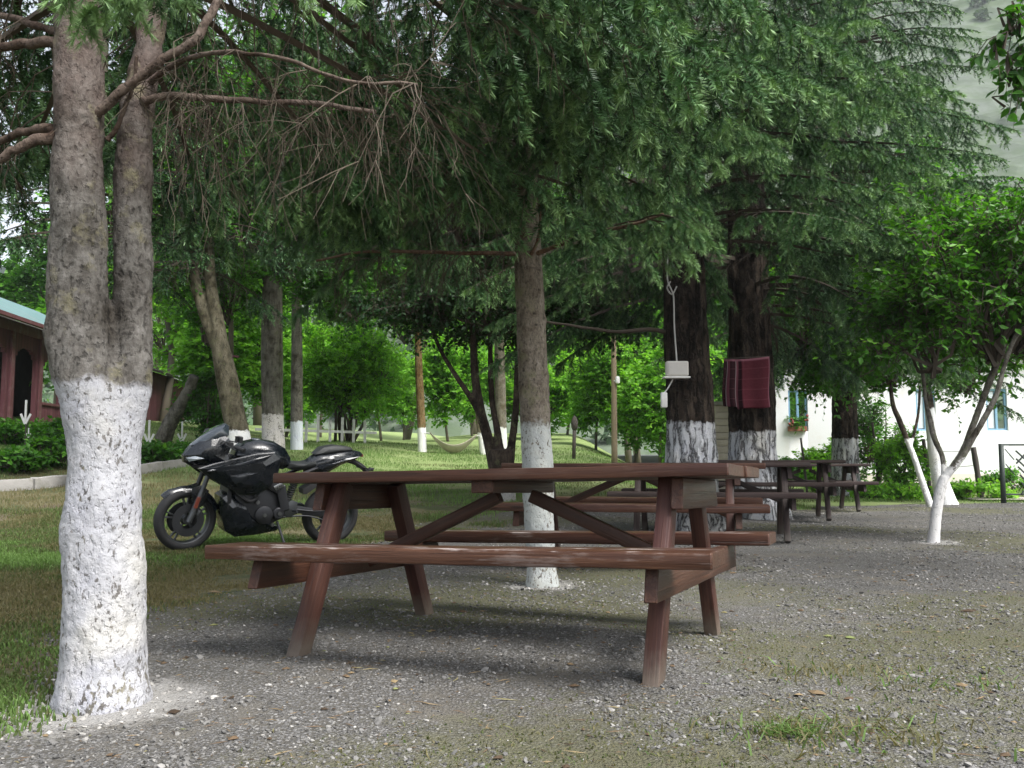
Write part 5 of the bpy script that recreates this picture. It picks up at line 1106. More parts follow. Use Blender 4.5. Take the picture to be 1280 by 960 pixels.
# ---- maroon timber house at left; its front runs away from the camera
class Wall:
    """frame on a wall: s along, z up, out towards the viewer"""
    def __init__(w, o, d, out): w.o = np.array(o, float); w.d = unit(np.array(d, float)); w.n = unit(np.array(out, float))
    def p(w, s, z, off=0.0): return w.o + w.d * s + w.n * off + np.array([0, 0, z])
    def box(w, mb, s0, s1, z0, z1, o0, o1, r=.006):
        a = w.p(s0, (z0 + z1) / 2, (o0 + o1) / 2); b = w.p(s1, (z0 + z1) / 2, (o0 + o1) / 2); mb.beam(a, b, abs(o1 - o0), z1 - z0, n=1, r=r, jit=0)
def maroon_house():
    # facade from distance 17.5 (outside the frame) to 36.5
    f = lambda Yd: np.array([-10.47 - .07 * Yd, Yd, 0.0]); a = f(18.6); b = f(36.6); d = unit(b - a); out = np.array([d[1], -d[0], 0])
    base = 1.62; root = empty('timber_house', (a[0], a[1], base), 0, 'maroon board timber house with arched porch and teal roof at the left edge', 'house')
    W = Wall((a[0], a[1], base), d, out); Ls = np.linalg.norm(b - a); S = lambda Yd: (Yd - 18.6) / d[1]
    eave = 2.62; ps = S(28.2)                       # porch then boarded shed
    # porch arcade: panel with arched openings
    op = [(.35, 1.50, -.3, 2.05), (1.95, 3.10, -.3, 2.05), (3.55, 4.70, .02, 2.05), (5.1, 6.2, .70, 1.95), (6.65, 7.8, .70, 1.95), (8.2, 9.3, .70, 1.95)]
    # porch openings as seen: first to the floor, later ones above a rail
    mb = MB(); edges = [0.0]
    for (s0, s1, z0, z1) in op:
        W.box(mb, edges[-1], s0, -.4, eave - .25, -.11, .0); edges.append(s1)
        if z0 > 0: W.box(mb, s0, s1, -.4, z0, -.10, -.01)
        k = 10; c = (s0 + s1) / 2; hw = (s1 - s0) / 2; sp = .42          # arch: vertical strips of the spandrel
        for i in range(k):
            u0 = s0 + (s1 - s0) * i / k; u1 = s0 + (s1 - s0) * (i + 1) / k; q = min(1, abs((u0 + u1) / 2 - c) / hw); zz = z1 - sp * (1 - math.sqrt(max(0, 1 - q * q)))
            if u1 > s0: W.box(mb, u0, u1, zz, eave - .25, -.10, -.012, .002)
    W.box(mb, edges[-1], ps, -.4, eave - .25, -.11, 0)
    mb.build('porch_arcade', M_MAROON, root, autosmooth=.6)
    mb = MB(); W.box(mb, 0, ps, eave - .252, eave, -.13, .012)
    for e0, e1 in zip([0] + [o[1] for o in op], [o[0] for o in op] + [ps]):
        c = (e0 + e1) / 2; W.box(mb, c - .08, c + .08, -.4, eave - .26, 0.002, .05)
    for (s0, s1, z0, z1) in op:
        if z0 > 0: W.box(mb, s0 - .05, s1 + .05, z0, z0 + .07, -.12, .03)
    mb.build('porch_trim', M_MAROONT, root, autosmooth=.6)
    mb = MB(); W.box(mb, 0, ps, -.4, eave, -2.1, -2.0); mb.build('inner_wall', M_DARKIN, root)
    mb = MB(); W.box(mb, 0, ps, -.42, -.32, -2.0, -.12); mb.build('porch_floor', M_DARKWOOD, root)
    # boarded shed end with a dark window
    ws0, ws1 = S(30.6), S(31.7); mb = MB(); z1 = eave - .15
    for s0, s1, za, zb in ((ps + .02, ws0, -.5, z1), (ws1, Ls, -.5, z1), (ws0, ws1, -.5, .75), (ws0, ws1, 1.95, z1)): W.box(mb, s0, s1, za, zb, -.10, -.02)
    mb.build('board_wall', M_MAROON, root, autosmooth=.6)
    mb = MB(); e = W.p(Ls, 0, -.03); e2 = W.p(Ls, 0, -4.5); mb.beam(e + [0, 0, (z1 - .5) / 2], e2 + [0, 0, (z1 - .5) / 2], .08, z1 + .5, n=1, r=.005, jit=0); mb.build('end_wall', M_MAROON, root)
    w = MB(); W.box(w, ws0 - .07, ws0, .68, 2.02, -.05, .02); W.box(w, ws1, ws1 + .07, .68, 2.02, -.05, .02); W.box(w, ws0, ws1, 1.95, 2.02, -.05, .02); W.box(w, ws0, ws1, .68, .75, -.05, .03); W.box(w, (ws0 + ws1) / 2 - .025, (ws0 + ws1) / 2 + .025, .75, 1.95, -.05, .0)
    fr = w.build('window', M_MAROONT, root); w = MB(); W.box(w, ws0, ws1, .75, 1.95, -.09, -.07); w.build('pane', M_GLASS, fr)
    # roofs
    mb = MB(); slab(mb, [W.p(-.5, eave - .02, .5), W.p(ps + .3, eave - .02, .5), W.p(ps + .3, eave + 1.3, -2.3), W.p(-.5, eave + 1.3, -2.3)], .06); mb.build('roof', M_TEAL, root)
    mb = MB(); W.box(mb, -.5, ps + .3, eave - .12, eave - .025, .44, .53); mb.build('eave_board', M_MAROONT, root)
    mb = MB(); slab(mb, [W.p(ps + .1, eave - .20, .45), W.p(Ls + .3, eave - .20, .45), W.p(Ls + .3, eave + 1.2, -3.5), W.p(ps + .1, eave + 1.2, -3.5)], .07); mb.build('roof', M_DARKWOOD, root)
    # upper storey set back, pale, with an overhanging grey roof
    mb = MB(); W.box(mb, -.4, S(23.6), eave + .5, eave + 2.0, -6.0, -2.32); mb.build('upper_wall', M_WHITEP, root)
    mb = MB(); slab(mb, [W.p(-.9, eave + 1.75, -1.3), W.p(S(24.2), eave + 1.75, -1.3), W.p(S(24.2), eave + 3.0, -4.7), W.p(-.9, eave + 3.0, -4.7)], .16); mb.build('roof', M_SLATE, root)
    # pot hanging in the second bay
    h = W.p(5.65, 1.95, -.3); hp = empty('hanging_pot', h, 0, 'pot plant hanging in an arched opening of the maroon porch', 'hanging plant')
    mb = MB(); mb.tube([h, h - [0, 0, .62]], .008, 6); mb.build('cord', M_FENCEW, hp)
    mb = MB(); mb.lathe([(-.22, .07), (-.02, .12), (0, .12)], h - [0, 0, .62], (0, 0, 1), 14); mb.build('pot', M_WHITEP, hp)
    ac = Acc(); leafy_twigs(ac, h - np.array([0, 0, .62]), (.2, .2, .14), 14, .09, 1, .5, 8, .7, .2, .25); crown_mesh('foliage', ac, [M_LEAF, M_TWIG], hp)
maroon_house()
# a maroon post with a short lean-to behind the leaning tree
def maroon_post():
    p = at(281, 545, 24); z = gz(p[0], 24); root = empty('maroon_post', (p[0], 24, z), 0, 'maroon wooden gate post beside the foot of the leaning tree', 'post')
    mb = MB(); mb.beam((p[0] - .12, 24, z - .1), (p[0] - .10, 24, z + 2.35), .10, .10, up=(0, 1, 0), n=3); mb.beam((p[0] + .12, 24.02, z - .1), (p[0] + .10, 24.02, z + 2.25), .12, .05, up=(0, 1, 0), n=3)
    mb.build('post', M_MAROONT, root, autosmooth=.5); mb = MB(); mb.beam((p[0] - .3, 24, z + 2.42), (p[0] + .3, 24, z + 2.38), .16, .05, n=1); mb.build('cap', M_MAROON, root)
maroon_post()
# leaning grey stump-like trunk by the shed
def bent_trunk():
    pts = [at(203, 552, 21), at(212, 530, 21), at(222, 512, 20.9), at(235, 490, 20.8), at(243, 470, 20.7)]
    root = empty('leaning_stump', pts[0], 0, 'dark slanting bare trunk leaning in front of the maroon shed wall', 'stump')
    m = bark_mat('stump_bark', BARK_GREY, None, (9, 9, 3), (.5, .5, .48), .02, .5); mb = MB(); mb.tube(smooth_path(pts, 5), np.linspace(.19, .11, 21) * (1 + .3 * vnoise(np.arange(63).reshape(21, 3) * .37)), 14); mb.build('trunk', m, root, smooth=True)
bent_trunk()
# garden kerb of concrete lengths in front of the house
def kerb():
    pts = [at(-40, 612, 13.6), at(40, 602, 14.4), at(90, 594, 15.2), at(150, 587, 16.4), at(200, 580, 17.8), at(240, 574, 19.0)]
    P = smooth_path([(p[0], p[1], float(gsurf(p[0], p[1])) + .05) for p in pts], 1); mb = MB()
    for a, b in zip(P[:-1], P[1:]):
        d = unit(b - a); mb.beam(a + d * .006, b - d * .006 + [0, 0, RNG.normal(0, .01)], .14, .24, n=5, r=.02, jit=.012)
    tag(mb.build('garden_kerb', M_CONC, None, autosmooth=.5), 'long low kerb of grey concrete lengths edging the house garden', 'kerb')
kerb()
def rail():
    a = at(-30, 574, 16.8); b = at(84, 570, 18.0); root = empty('low_fence', (a[0], a[1], gz(a[0], a[1])), 0, 'low dark rail fence in the garden in front of the maroon porch', 'fence')
    mb = MB(); mb.beam(a, b, .06, .10, n=4); mb.build('rail', M_DARKWOOD, root)
    for k in range(3):
        q = a + (b - a) * (k / 2 * .96 + .02); mb = MB(); mb.beam((q[0], q[1] - .06, gz(q[0], q[1]) - .1), (q[0], q[1] - .06, q[2] + .08), .09, .09, up=(0, 1, 0), n=2); mb.build('post', M_DARKWOOD, root)
rail()
# little white arrow shaped garden stakes
def stake(px, py, Yd, h, lb):
    top = at(px, py - h / 2, Yd); bot = at(px, py + h / 2, Yd); H = top[2] - bot[2]; w = H * .2; x, y = top[0], Yd
    root = empty('garden_stake', (x, y, gz(x, y)), 0, lb, 'garden stake', 'white arrow stakes by the maroon house')
    mb = MB(); mb.beam((x, y, top[2]), (x, y, bot[2] + H * .12), w * .42, .025, up=(0, 1, 0), n=1); mb.beam((x, y - .004, bot[2]), (x - w, y - .004, bot[2] + H * .42), w * .45, .022, up=(0, 1, 0), n=1); mb.beam((x, y + .004, bot[2]), (x + w, y + .004, bot[2] + H * .42), w * .45, .022, up=(0, 1, 0), n=1); mb.build('arrow', M_WHITEP, root)
    mb = MB(); mb.tube([(x, y + .03, gz(x, y) - .05), (x, y + .03, bot[2] + H * .4)], .014, 6); mb.build('stick', M_FENCEW, root)
for a in ((33, 515, 17.6, 30, 'white arrow stake below the arched porch opening'), (36, 541, 17.2, 12, 'small pale stake under the larger arrow stake by the porch'), (187, 540, 21.0, 30, 'white arrow stake right of the near trunk before the shed window'), (210, 540, 21.4, 24, 'white arrow stake beside the slanting bare trunk'), (228, 540, 21.8, 26, 'rightmost white arrow stake at the shed corner')): stake(*a)
# plants in the house garden
GP = [(10, 15.8, 1.5, .45, .5, 'leafy plants at the far left behind the kerb'), (55, 16.6, 1.5, .5, .55, 'bright leafy clump right under the porch arches'), (75, 18.6, 1.4, .7, .5, 'taller leafy plant touching the near trunk at its left'), (20, 19.2, 2.0, .5, .45, 'leafy shrub at the porch steps'), (195, 18.6, 1.4, .4, .45, 'low leafy plants below the shed window'), (222, 19.6, 1.5, .45, .5, 'low leafy plants behind the motorcycle nose'), (262, 21.0, .9, 2.0, .38, 'tall ivy like shrub between the shed corner and the leaning tree'), (262, 23.0, 1.8, 1.8, .45, 'shrub close behind the motorcycle windscreen')]
for px, Yd, w, h, tn, lb in GP: shrub('garden_plant', lb, px, Yd, w, h, tn, 12, 26, .11, M_LEAF, 3, 'plants in the house garden', 'plant')
# ---- white pickets beyond the motorcycle
def pickets():
    a = at(318, 560, 27.5); b = at(470, 556, 30.0); root = empty('picket_fence', (a[0], a[1], gz(a[0], a[1])), 0, 'short row of white pickets below the broad bright bush', 'fence')
    n = 11; rl = MB(); A = None
    for k in range(n):
        x = a[0] + (b[0] - a[0]) * k / (n - 1); y = a[1] + (b[1] - a[1]) * k / (n - 1); z = gz(x, y); h = .62 + .25 * RNG.random()
        if RNG.random() < .3: continue
        mb = MB(); mb.beam((x, y, z - .05), (x + RNG.normal(0, .02), y, z + h), .085, .03, up=(0, 1, 0), n=1); mb.build('picket', M_WHITEP, root)
    rl.beam((a[0], a[1] + .04, gz(a[0], a[1]) + .35), (b[0], b[1] + .04, gz(b[0], b[1]) + .35), .05, .08, n=1); rl.build('rail', M_WHITEP, root)
pickets()
# ---- hammock
def hammock():
    A = at(530, 541, 26.9); B = at(603, 545, 26.9); root = empty('hammock', ((A[0] + B[0]) / 2, 26.9, gz((A[0] + B[0]) / 2, 26.9)), 0, 'pale beige hammock slung between two white footed trunks on the lawn', 'hammock')
    k = 22; js = 9; V = []
    for i in range(k):
        t = i / (k - 1); w = .42 * math.sin(math.pi * min(1, max(0, t))) ** .5 + .03; c = A + (B - A) * (.10 + .80 * t); z = c[2] - .36 * math.sin(math.pi * t) ** .9
        for j in range(js):
            q = j / (js - 1) - .5; V.append((c[0], c[1] + q * w * 2 * .7, z - .18 * math.cos(q * 3.14) * math.sin(math.pi * t) + .10 * (q < 0) * abs(q)))
    V = np.array(V); idx = np.arange(k * js).reshape(k, js); q = np.stack([idx[:-1, :-1], idx[:-1, 1:], idx[1:, 1:], idx[1:, :-1]], -1).reshape(-1, 4); V2 = V + [0, 0, -.012]
    rim = np.concatenate([idx[0], idx[1:, -1], idx[-1, -2::-1], idx[-2:0:-1, 0]]); nx = np.roll(rim, -1); o = len(V)
    mb = MB(); mb.add(np.concatenate([V, V2]), np.concatenate([q, q[:, ::-1] + o, np.stack([nx, rim, rim + o, nx + o], 1)])); mb.build('cloth', simple_mat('hammock_cloth', (.45, .40, .34), .85, .2, 10, .2), root, smooth=True)
    mb = MB(); s = A + (B - A) * .1; e = A + (B - A) * .9; mb.tube([A, s], .012, 6); mb.tube([B, e], .012, 6); mb.build('rope', M_WHITEP, root)
hammock()
# ---- utility pole and dark stake on the lawn
def pole():
    p = at(768, 570, 25); z = gz(p[0], 25); root = empty('utility_pole', (p[0], 25, z), 0, 'thin pale wooden utility pole with a white insulator on the lawn', 'pole')
    mb = MB(); mb.tube(smooth_path([(p[0], 25, z - .2), (p[0] + .01, 25, z + 3), (p[0] + .03, 25, z + 6.5)], 5), np.linspace(.085, .065, 11), 12); mb.build('shaft', simple_mat('pole_wood', (.26, .20, .13), .85, .3, 8, .5), root, smooth=True)
    q = at(772, 475, 24.9); mb = MB(); mb.lathe([(-.10, .03), (-.08, .06), (.06, .06), (.10, .035)], q, (0, 0, 1), 12); mb.beam(q + [-.1, .02, -.02], q + [.02, .02, -.02], .03, .03, n=1); mb.build('insulator', M_WHITEP, root, autosmooth=.6)
pole()
def lawn_stake(px, py, Yd, h, lb):
    p = at(px, py, Yd); z = gz(p[0], Yd); root = empty('dark_post', (p[0], Yd, z), 0, lb, 'post')  # plain dark post with a lump on top
    mb = MB(); mb.tube([(p[0], Yd, z - .1), (p[0] + .03, Yd, z + h)], .05, 8); mb.build('post', M_FENCEW, root, smooth=True)
    mb = MB(); mb.lathe([(-.14, .05), (-.05, .09), (.1, .10), (.2, .06), (.26, .02)], (p[0] + .03, Yd, z + h), (0, 0, 1), 10); mb.build('head', M_FENCEW, root, smooth=True)
lawn_stake(717, 570, 25, .9, 'dark stake with a knotted head on the lawn left of the utility pole')
# ---- things on the boxed trunk
def trunk_things():
    Yd = 10.5; s = Yd / F_PX; front = 10.5 - .30
    c = at(846, 461, front - .05); root = empty('meter_box', c, 0, 'pale grey electrical box on a small ledge fixed to the dark trunk', 'electrical box')
    mb = MB(); mb.box(c, (.245, .10, .165), 0, .012); mb.build('case', simple_mat('pale_plastic', (.55, .53, .49), .5, .1, 20, .1), root, autosmooth=.5)
    mb = MB(); mb.box(c + [-.01, -.01, -.10], (.29, .15, .018), 0, .004); mb.build('ledge', M_WHITEP, root)
    mb = MB(); mb.box(c + [0, -.053, 0], (.205, .008, .13), 0, .003); mb.build('cover', simple_mat('pale_plastic_cover', (.50, .48, .45), .5, .1, 20, .1), root)
    pts = [at(836, 300, front + .03), at(834, 345, front - .01), at(839, 362, front - .03), at(842, 372, front - .03), at(843, 410, front - .03), at(845, 438, front - .02), at(846, 452, front - .06)]
    mb = MB(); mb.tube(smooth_path(pts, 5), .009, 6); mb.tube(smooth_path([at(838, 352, front - .02), at(834, 360, front - .03), at(840, 368, front - .03), at(846, 358, front - .03)], 4), .009, 6)
    tag(mb.build('cable', simple_mat('pale_cable', (.42, .41, .39), .6, .1, 10, .1), None, smooth=True), 'loose pale cable running down the dark trunk into the box', 'cable')
    q = at(830, 500, front); root = empty('plug_box', q, 0, 'small white plug box hanging on a short cord under the pale box', 'plug box')
    mb = MB(); mb.box(q, (.07, .05, .17), 0, .01); mb.build('case', M_WHITEP, root, autosmooth=.5)
    mb = MB(); mb.tube(smooth_path([at(842, 472, front - .03), at(838, 480, front - .02), at(833, 488, front), q + [0, 0, .08]], 4), .008, 6); mb.build('cord', M_WHITEP, root, smooth=True)
trunk_things()
# ---- blanket on a line round the second trunk
def blanket():
    Yd = 12.85; f = Yd - .42; m, nt, out = new_mat('maroon_blanket'); n = N(nt); g = n.sep(n.attr('gc')); P = n.pos()
    c = n.mix(n.noise(P, 40, 4), (.060, .012, .019), (.12, .026, .038))
    st = n.ramp(n.math('FRACT', n.math('MULTIPLY', g[0], 9.0)), [(0, (.03, .01, .014)), (.35, (.03, .01, .014)), (.42, (.30, .24, .25)), (.5, (.16, .05, .07)), (.75, (.035, .012, .016)), (1, (.035, .012, .016))], 'CONSTANT')
    c = n.mix(n.maprange(g[0], .235, .225), c, st)
    bd = n.math('MINIMUM', n.maprange(g[1], .02, .035), n.maprange(g[0], .595, .58)); c = n.mix(bd, (.22, .09, .12), c)
    hem = n.math('MULTIPLY', n.maprange(n.math('FRACT', n.math('MULTIPLY', g[1], 7)), .9, .95), .35); c = n.mix(hem, c, (.19, .07, .09))
    finish(nt, out, n.pbr(c, .9, n.bump(n.noise(P, 250, 3), .5, .003), spec=.15)); 
    L = at(904, 449, f); R = at(960, 446, f); w = R[0] - L[0]; k, js = 40, 30; h = .68; V = []; G = []
    for i in range(k):
        u = i / (k - 1)
        for j in range(js):
            v = j / (js - 1); fold = (.035 * math.sin(u * 26) * (u < .42) + .022 * math.sin(u * 11 + 1)) * (.35 + v) + .02 * math.sin(v * 3 + u * 5)
            x = L[0] + u * w + .012 * math.sin(v * 5 + 1) - .02 * v * (1 - u) + .02 * v; z = L[2] + (R[2] - L[2]) * u - v * h - .012 * math.sin(u * 3.14) - .02 * math.sin(u * 9) * v * .5 + .05 * (1 - u) * v * (u < .3)
            V.append((x, f + fold + .10 * v * (1 - v) * 0, z)); G.append((u * .6, v * .68, 0))
    V = np.array(V); G = np.array(G); idx = np.arange(k * js).reshape(k, js); q = np.stack([idx[:-1, :-1], idx[:-1, 1:], idx[1:, 1:], idx[1:, :-1]], -1).reshape(-1, 4); o = len(V)
    rim = np.concatenate([idx[0], idx[1:, -1], idx[-1, -2::-1], idx[-2:0:-1, 0]]); nx = np.roll(rim, -1)
    mb = MB(); mb.add(np.concatenate([V, V + [0, .02, 0]]), np.concatenate([q, q[:, ::-1] + o, np.stack([rim, rim + o, nx + o, nx], 1)]), None, np.concatenate([G, G]))
    tag(mb.build('blanket', m, None, smooth=True), 'maroon blanket with striped left edge hanging flat against the dark trunk', 'blanket')
    mb = MB(); mb.tube([L + [-.12, .5, .03], L + [-.02, .01, .005], R + [.02, .01, .005], R + [.15, .5, .02]], .007, 6); tag(mb.build('line', M_FENCEW, None, smooth=True), 'thin line round the dark trunk holding up the maroon blanket', 'line')
blanket()
# ---- white house at right
def white_house():
    a = np.array([8.15, 28.6, 0]); b = np.array([30.0, 26.5, 0]); d = unit(b - a); out = np.array([d[1], -d[0], 0]); z0 = .1
    root = empty('white_house', (a[0], a[1], z0), 0, 'long white plastered house with blue framed windows behind the right hand trees', 'house')
    W = Wall((a[0], a[1], z0), d, out); Ls = 18.0; H = 4.6
    def sx(px):                                             # along-wall position under a pixel column
        k = (px - 640) / F_PX; return (k * a[1] - a[0]) / (d[0] - k * d[1])
    wins = [(sx(986), sx(1010)), (sx(1146), sx(1170)), (sx(1234), sx(1260))]; wz0, wz1 = 1.72, 3.0
    mb = MB(); e = [0.0]
    for s0, s1 in wins:
        W.box(mb, e[-1], s0, -.5, H, -.3, 0, .01); e.append(s1); W.box(mb, s0, s1, -.5, wz0, -.3, 0, .01); W.box(mb, s0, s1, wz1, H, -.3, 0, .01)
    W.box(mb, e[-1], Ls, -.5, H, -.3, 0, .01); c = W.p(0, H / 2 - .25, -.01); mb.beam(c + W.n * -.28, c + W.n * -7, .28, H + .5, n=1, r=.01, jit=0)
    mb.build('wall', M_PLASTER, root, autosmooth=.5)
    mb = MB(); W.box(mb, .0, Ls, -.4, .42, .002, .05, .01); mb.build('plinth', simple_mat('stained_plinth', (.60, .55, .50), .9, .12, 3, .4, dirt=(.42, .37, .31)), root)
    for s0, s1 in wins:
        w = MB()
        for q0, q1, za, zb in ((s0, s0 + .06, wz0, wz1), (s1 - .06, s1, wz0, wz1), ((s0 + s1) / 2 - .035, (s0 + s1) / 2 + .035, wz0 + .06, wz1 - .06), (s0 + .06, s1 - .06, wz0, wz0 + .06), (s0 + .06, s1 - .06, wz1 - .06, wz1)): W.box(w, q0, q1, za, zb, -.14, -.06)
        fr = w.build('window', M_FRAME, root); w = MB(); W.box(w, s0 + .06, s1 - .06, wz0 + .06, wz1 - .06, -.12, -.11, .001); w.build('pane', M_GLASS, fr)
        w = MB(); W.box(w, s0 - .08, s1 + .08, wz0 - .06, wz0 - .003, -.1, .10); w.build('sill', M_CONC, fr)
    for s0, s1 in wins[1:]:
        w = MB(); W.box(w, s0 + .07, s0 + .07 + (s1 - s0) * .3, wz0 + .08, wz1 - .07, -.108, -.10, .001); w.build('curtain', M_CURTAIN, root)
    mb = MB(); slab(mb, [W.p(-.6, H - .05, .7), W.p(Ls + .5, H - .05, .7), W.p(Ls + .5, H + 1.8, -4), W.p(-.6, H + 1.8, -4)], .12); mb.build('roof', simple_mat('rusty_roof', (.22, .12, .08), .8, .3, 4, .4), root)
    # flower box on the first sill
    c = W.p((wins[0][0] + wins[0][1]) / 2 - .05, wz0 + .0, .06); fb = empty('flower_box', c, 0, 'flower box with leaves and red blooms on the first window sill', 'flower box')
    mb = MB(); W2 = Wall(c, d, out); W2.box(mb, -.28, .28, .0, .15, -.06, .08); mb.build('box', simple_mat('terracotta', (.24, .10, .06), .8, .2, 10, .2), fb)
    ac = Acc(); leafy_twigs(ac, c + np.array([0, 0, .3]), (.32, .16, .24), 26, .11, 1, .45, 8, .4, .2, .28); crown_mesh('foliage', ac, [M_LEAF, M_TWIG], fb)
    mb = MB()
    for k in range(9):
        q = c + d * RNG.uniform(-.28, .28) + np.array([0, -.12 - .06 * RNG.random(), .2 + .3 * RNG.random()]); mb.lathe([(-.02, .01), (0, .045), (.03, .04), (.05, .01)], q, rnd_dir(), 7)
    mb.build('blossom', simple_mat('red_bloom', (.22, .045, .045), .6, .3, 20, .1), fb)
white_house()
def stone_pillar():
    c = at(908, 560, 20.5); z = gz(c[0], 20.5); w = .60; root = empty('stone_pillar', (c[0], 20.5, z), 0, 'pale block stone pillar between the two dark furrowed trunks', 'pillar'); mb = MB(); zz = z - .1; k = 0
    while zz < z + 1.95:
        h = .15; o = (k % 2) * .1; mb.box((c[0] - .15 + o * .5, 20.5, zz + h / 2), (.30 + o - .006, w, h - .008), 0, .008); mb.box((c[0] + .155 + o * .5 - .05, 20.5, zz + h / 2), (.29 - o + .1 - .1, w + .004, h - .008), 0, .008); zz += h; k += 1
    mb.build('block_shaft', M_STONEB, root, autosmooth=.5); mb = MB(); mb.box((c[0], 20.5, zz + .04), (.72, .7, .08), 0, .01); mb.build('cap', M_CONC, root)
stone_pillar()
# ---- wire fence in front of the white house, gate at the right
FP = [(1004, 22.8, 1.4, .03, 'thin iron fence post in front of the flower box window'), (1094, 22.0, 1.75, .035, 'fence post beside the ivy bush'), (1157, 21.5, 1.35, .05, 'fence post half hidden behind the leaning maple'), (1219, 20.9, 1.15, .07, 'thick slanting wooden fence post left of the gate')]
for px, Yd, h, r, lb in FP:
    x = (px - 640) / F_PX * Yd; z = gz(x, Yd); mb = MB(); P = smooth_path([(x + .06, Yd, z - .1), (x, Yd, z + h * .5), (x - .07, Yd, z + h)], 4)
    mb.tube(P, np.linspace(r, r * .85, len(P)) * (1 + .25 * vnoise(np.arange(len(P) * 3).reshape(-1, 3) * .4)), 9); tag(mb.build('fence_post', M_FENCEW, None, smooth=True), lb, 'fence post', 'fence posts before the white house')
def wires():
    root = empty('wire_fence', (9, 21.8, gz(9, 21.8)), 0, 'sagging thin fence wires strung before the white house', 'wire fence'); P = [((px - 640) / F_PX * Yd, Yd) for px, Yd, h, r, lb in FP]
    for hh in (.35, .75, 1.1):
        mb = MB()
        for (x0, y0), (x1, y1) in zip(P[:-1], P[1:]):
            t = np.linspace(0, 1, 7)[:, None]; A = np.array([x0, y0, gz(x0, y0) + hh]); B = np.array([x1, y1, gz(x1, y1) + hh]); mb.tube(A + (B - A) * t - np.array([0, 0, .05]) * np.sin(t * 3.14), .006, 5)
        mb.build('wire', M_FENCEW, root)
wires()
def gate():
    Yd = 18.6; s = Yd / F_PX; x0 = (1250 - 640) * s; x1 = x0 + 2.6; zb = gz(x0, Yd); root = empty('metal_gate', (x0, Yd, zb), 0, 'dark green metal gate with diagonal bars at the right edge', 'gate'); top = at(0, 556, Yd)[2]; bot = at(0, 618, Yd)[2]
    mb = MB(); mb.tube([(x0, Yd, zb - .1), (x0, Yd, top + .02)], .05, 10); mb.build('gate_post', M_IRON, root, smooth=True)
    mb = MB(); b = lambda p, q, w=.035: mb.beam(p, q, w, w, n=1, r=.006, jit=0)
    xs = x0 + .24; b((x0 + .05, Yd, top), (x1, Yd, top)); b((x0 + .05, Yd, bot), (x1, Yd, bot)); b((xs, Yd + .002, bot), (xs, Yd + .002, top), .075); b((x1, Yd, bot), (x1, Yd, top))
    mb.build('frame', M_IRON, root, autosmooth=.5); H = top - bot; mb = MB(); b = lambda p, q, w=.03: mb.beam(p, q, w, w, n=1, r=.005, jit=0)
    for k in range(3): b((x0 + .06, Yd - .02, top - .08 - k * H * .30), (xs, Yd - .02, top - .30 - k * H * .30), .02)
    xx = xs + .04; b((xx, Yd - .02, top - H * .38), (xx + H * .38 * 1.0, Yd - .02, top))
    for k in range(6):
        z = top - H * .12 - k * .16; b((xx + max(0, (k - 1) * .03), Yd - .024, z), (min(x1, xx + 1.1), Yd - .024, max(bot, z - 1.1 * .95)) if z - 1.1 * .95 > bot else (xx + (z - bot) / .95, Yd - .024, bot))
    mb.build('diagonal_bar', M_IRON, root, autosmooth=.5)
gate()
# shrubs by the white house
for px, Yd, w, h, tn, nb, lb, mt in ((1022, 24.0, 1.4, 1.35, .6, 14, 'pale green shrub under the flower box window', M_LEAF_BRIGHT), (1088, 26.3, 2.0, 2.9, .45, 22, 'large speckled ivy bush against the white wall', M_LEAF), (1128, 21.8, 1.5, 1.35, .55, 16, 'bright shrub at the fence behind the farthest table', M_LEAF_BRIGHT), (985, 26, 1.2, .9, .5, 9, 'small shrub at the left corner of the white house', M_LEAF), (1200, 20.6, 2.0, .35, .7, 10, 'low bright weeds at the foot of the thick slanting fence post', M_LEAF_BRIGHT), (1120, 20.0, 1.8, .3, .6, 8, 'low weeds at the gravel edge past the farthest table', M_LEAF_BRIGHT), (1262, 24.5, 1.6, .5, .6, 8, 'low weeds behind the metal gate', M_LEAF)):
    shrub('garden_shrub', lb, px, Yd, w, h, tn, nb, 28, .10, mt, 3, 'shrubs by the white house', 'shrub')
# pale path beyond the gate
def path():
    k = 24; V = []; 
    for i in range(k):
        t = i / (k - 1); x = 9.8 + 16 * t; y0 = 19.35 + .25 * math.sin(i); y1 = y0 + 1.0 + .3 * math.sin(i * .7)
        for y in (y0, y1): V.append((x, y, float(gsurf(x, y)) + .035))
    V = np.array(V); idx = np.arange(2 * k).reshape(k, 2); q = np.stack([idx[:-1, 0], idx[1:, 0], idx[1:, 1], idx[:-1, 1]], 1)
    tag(mesh_np('path', V, [q], simple_mat('pale_dirt_path', (.34, .30, .27), .95, .2, 4, .4)), 'pale dirt path passing the metal gate', 'path', kind='structure')
path()
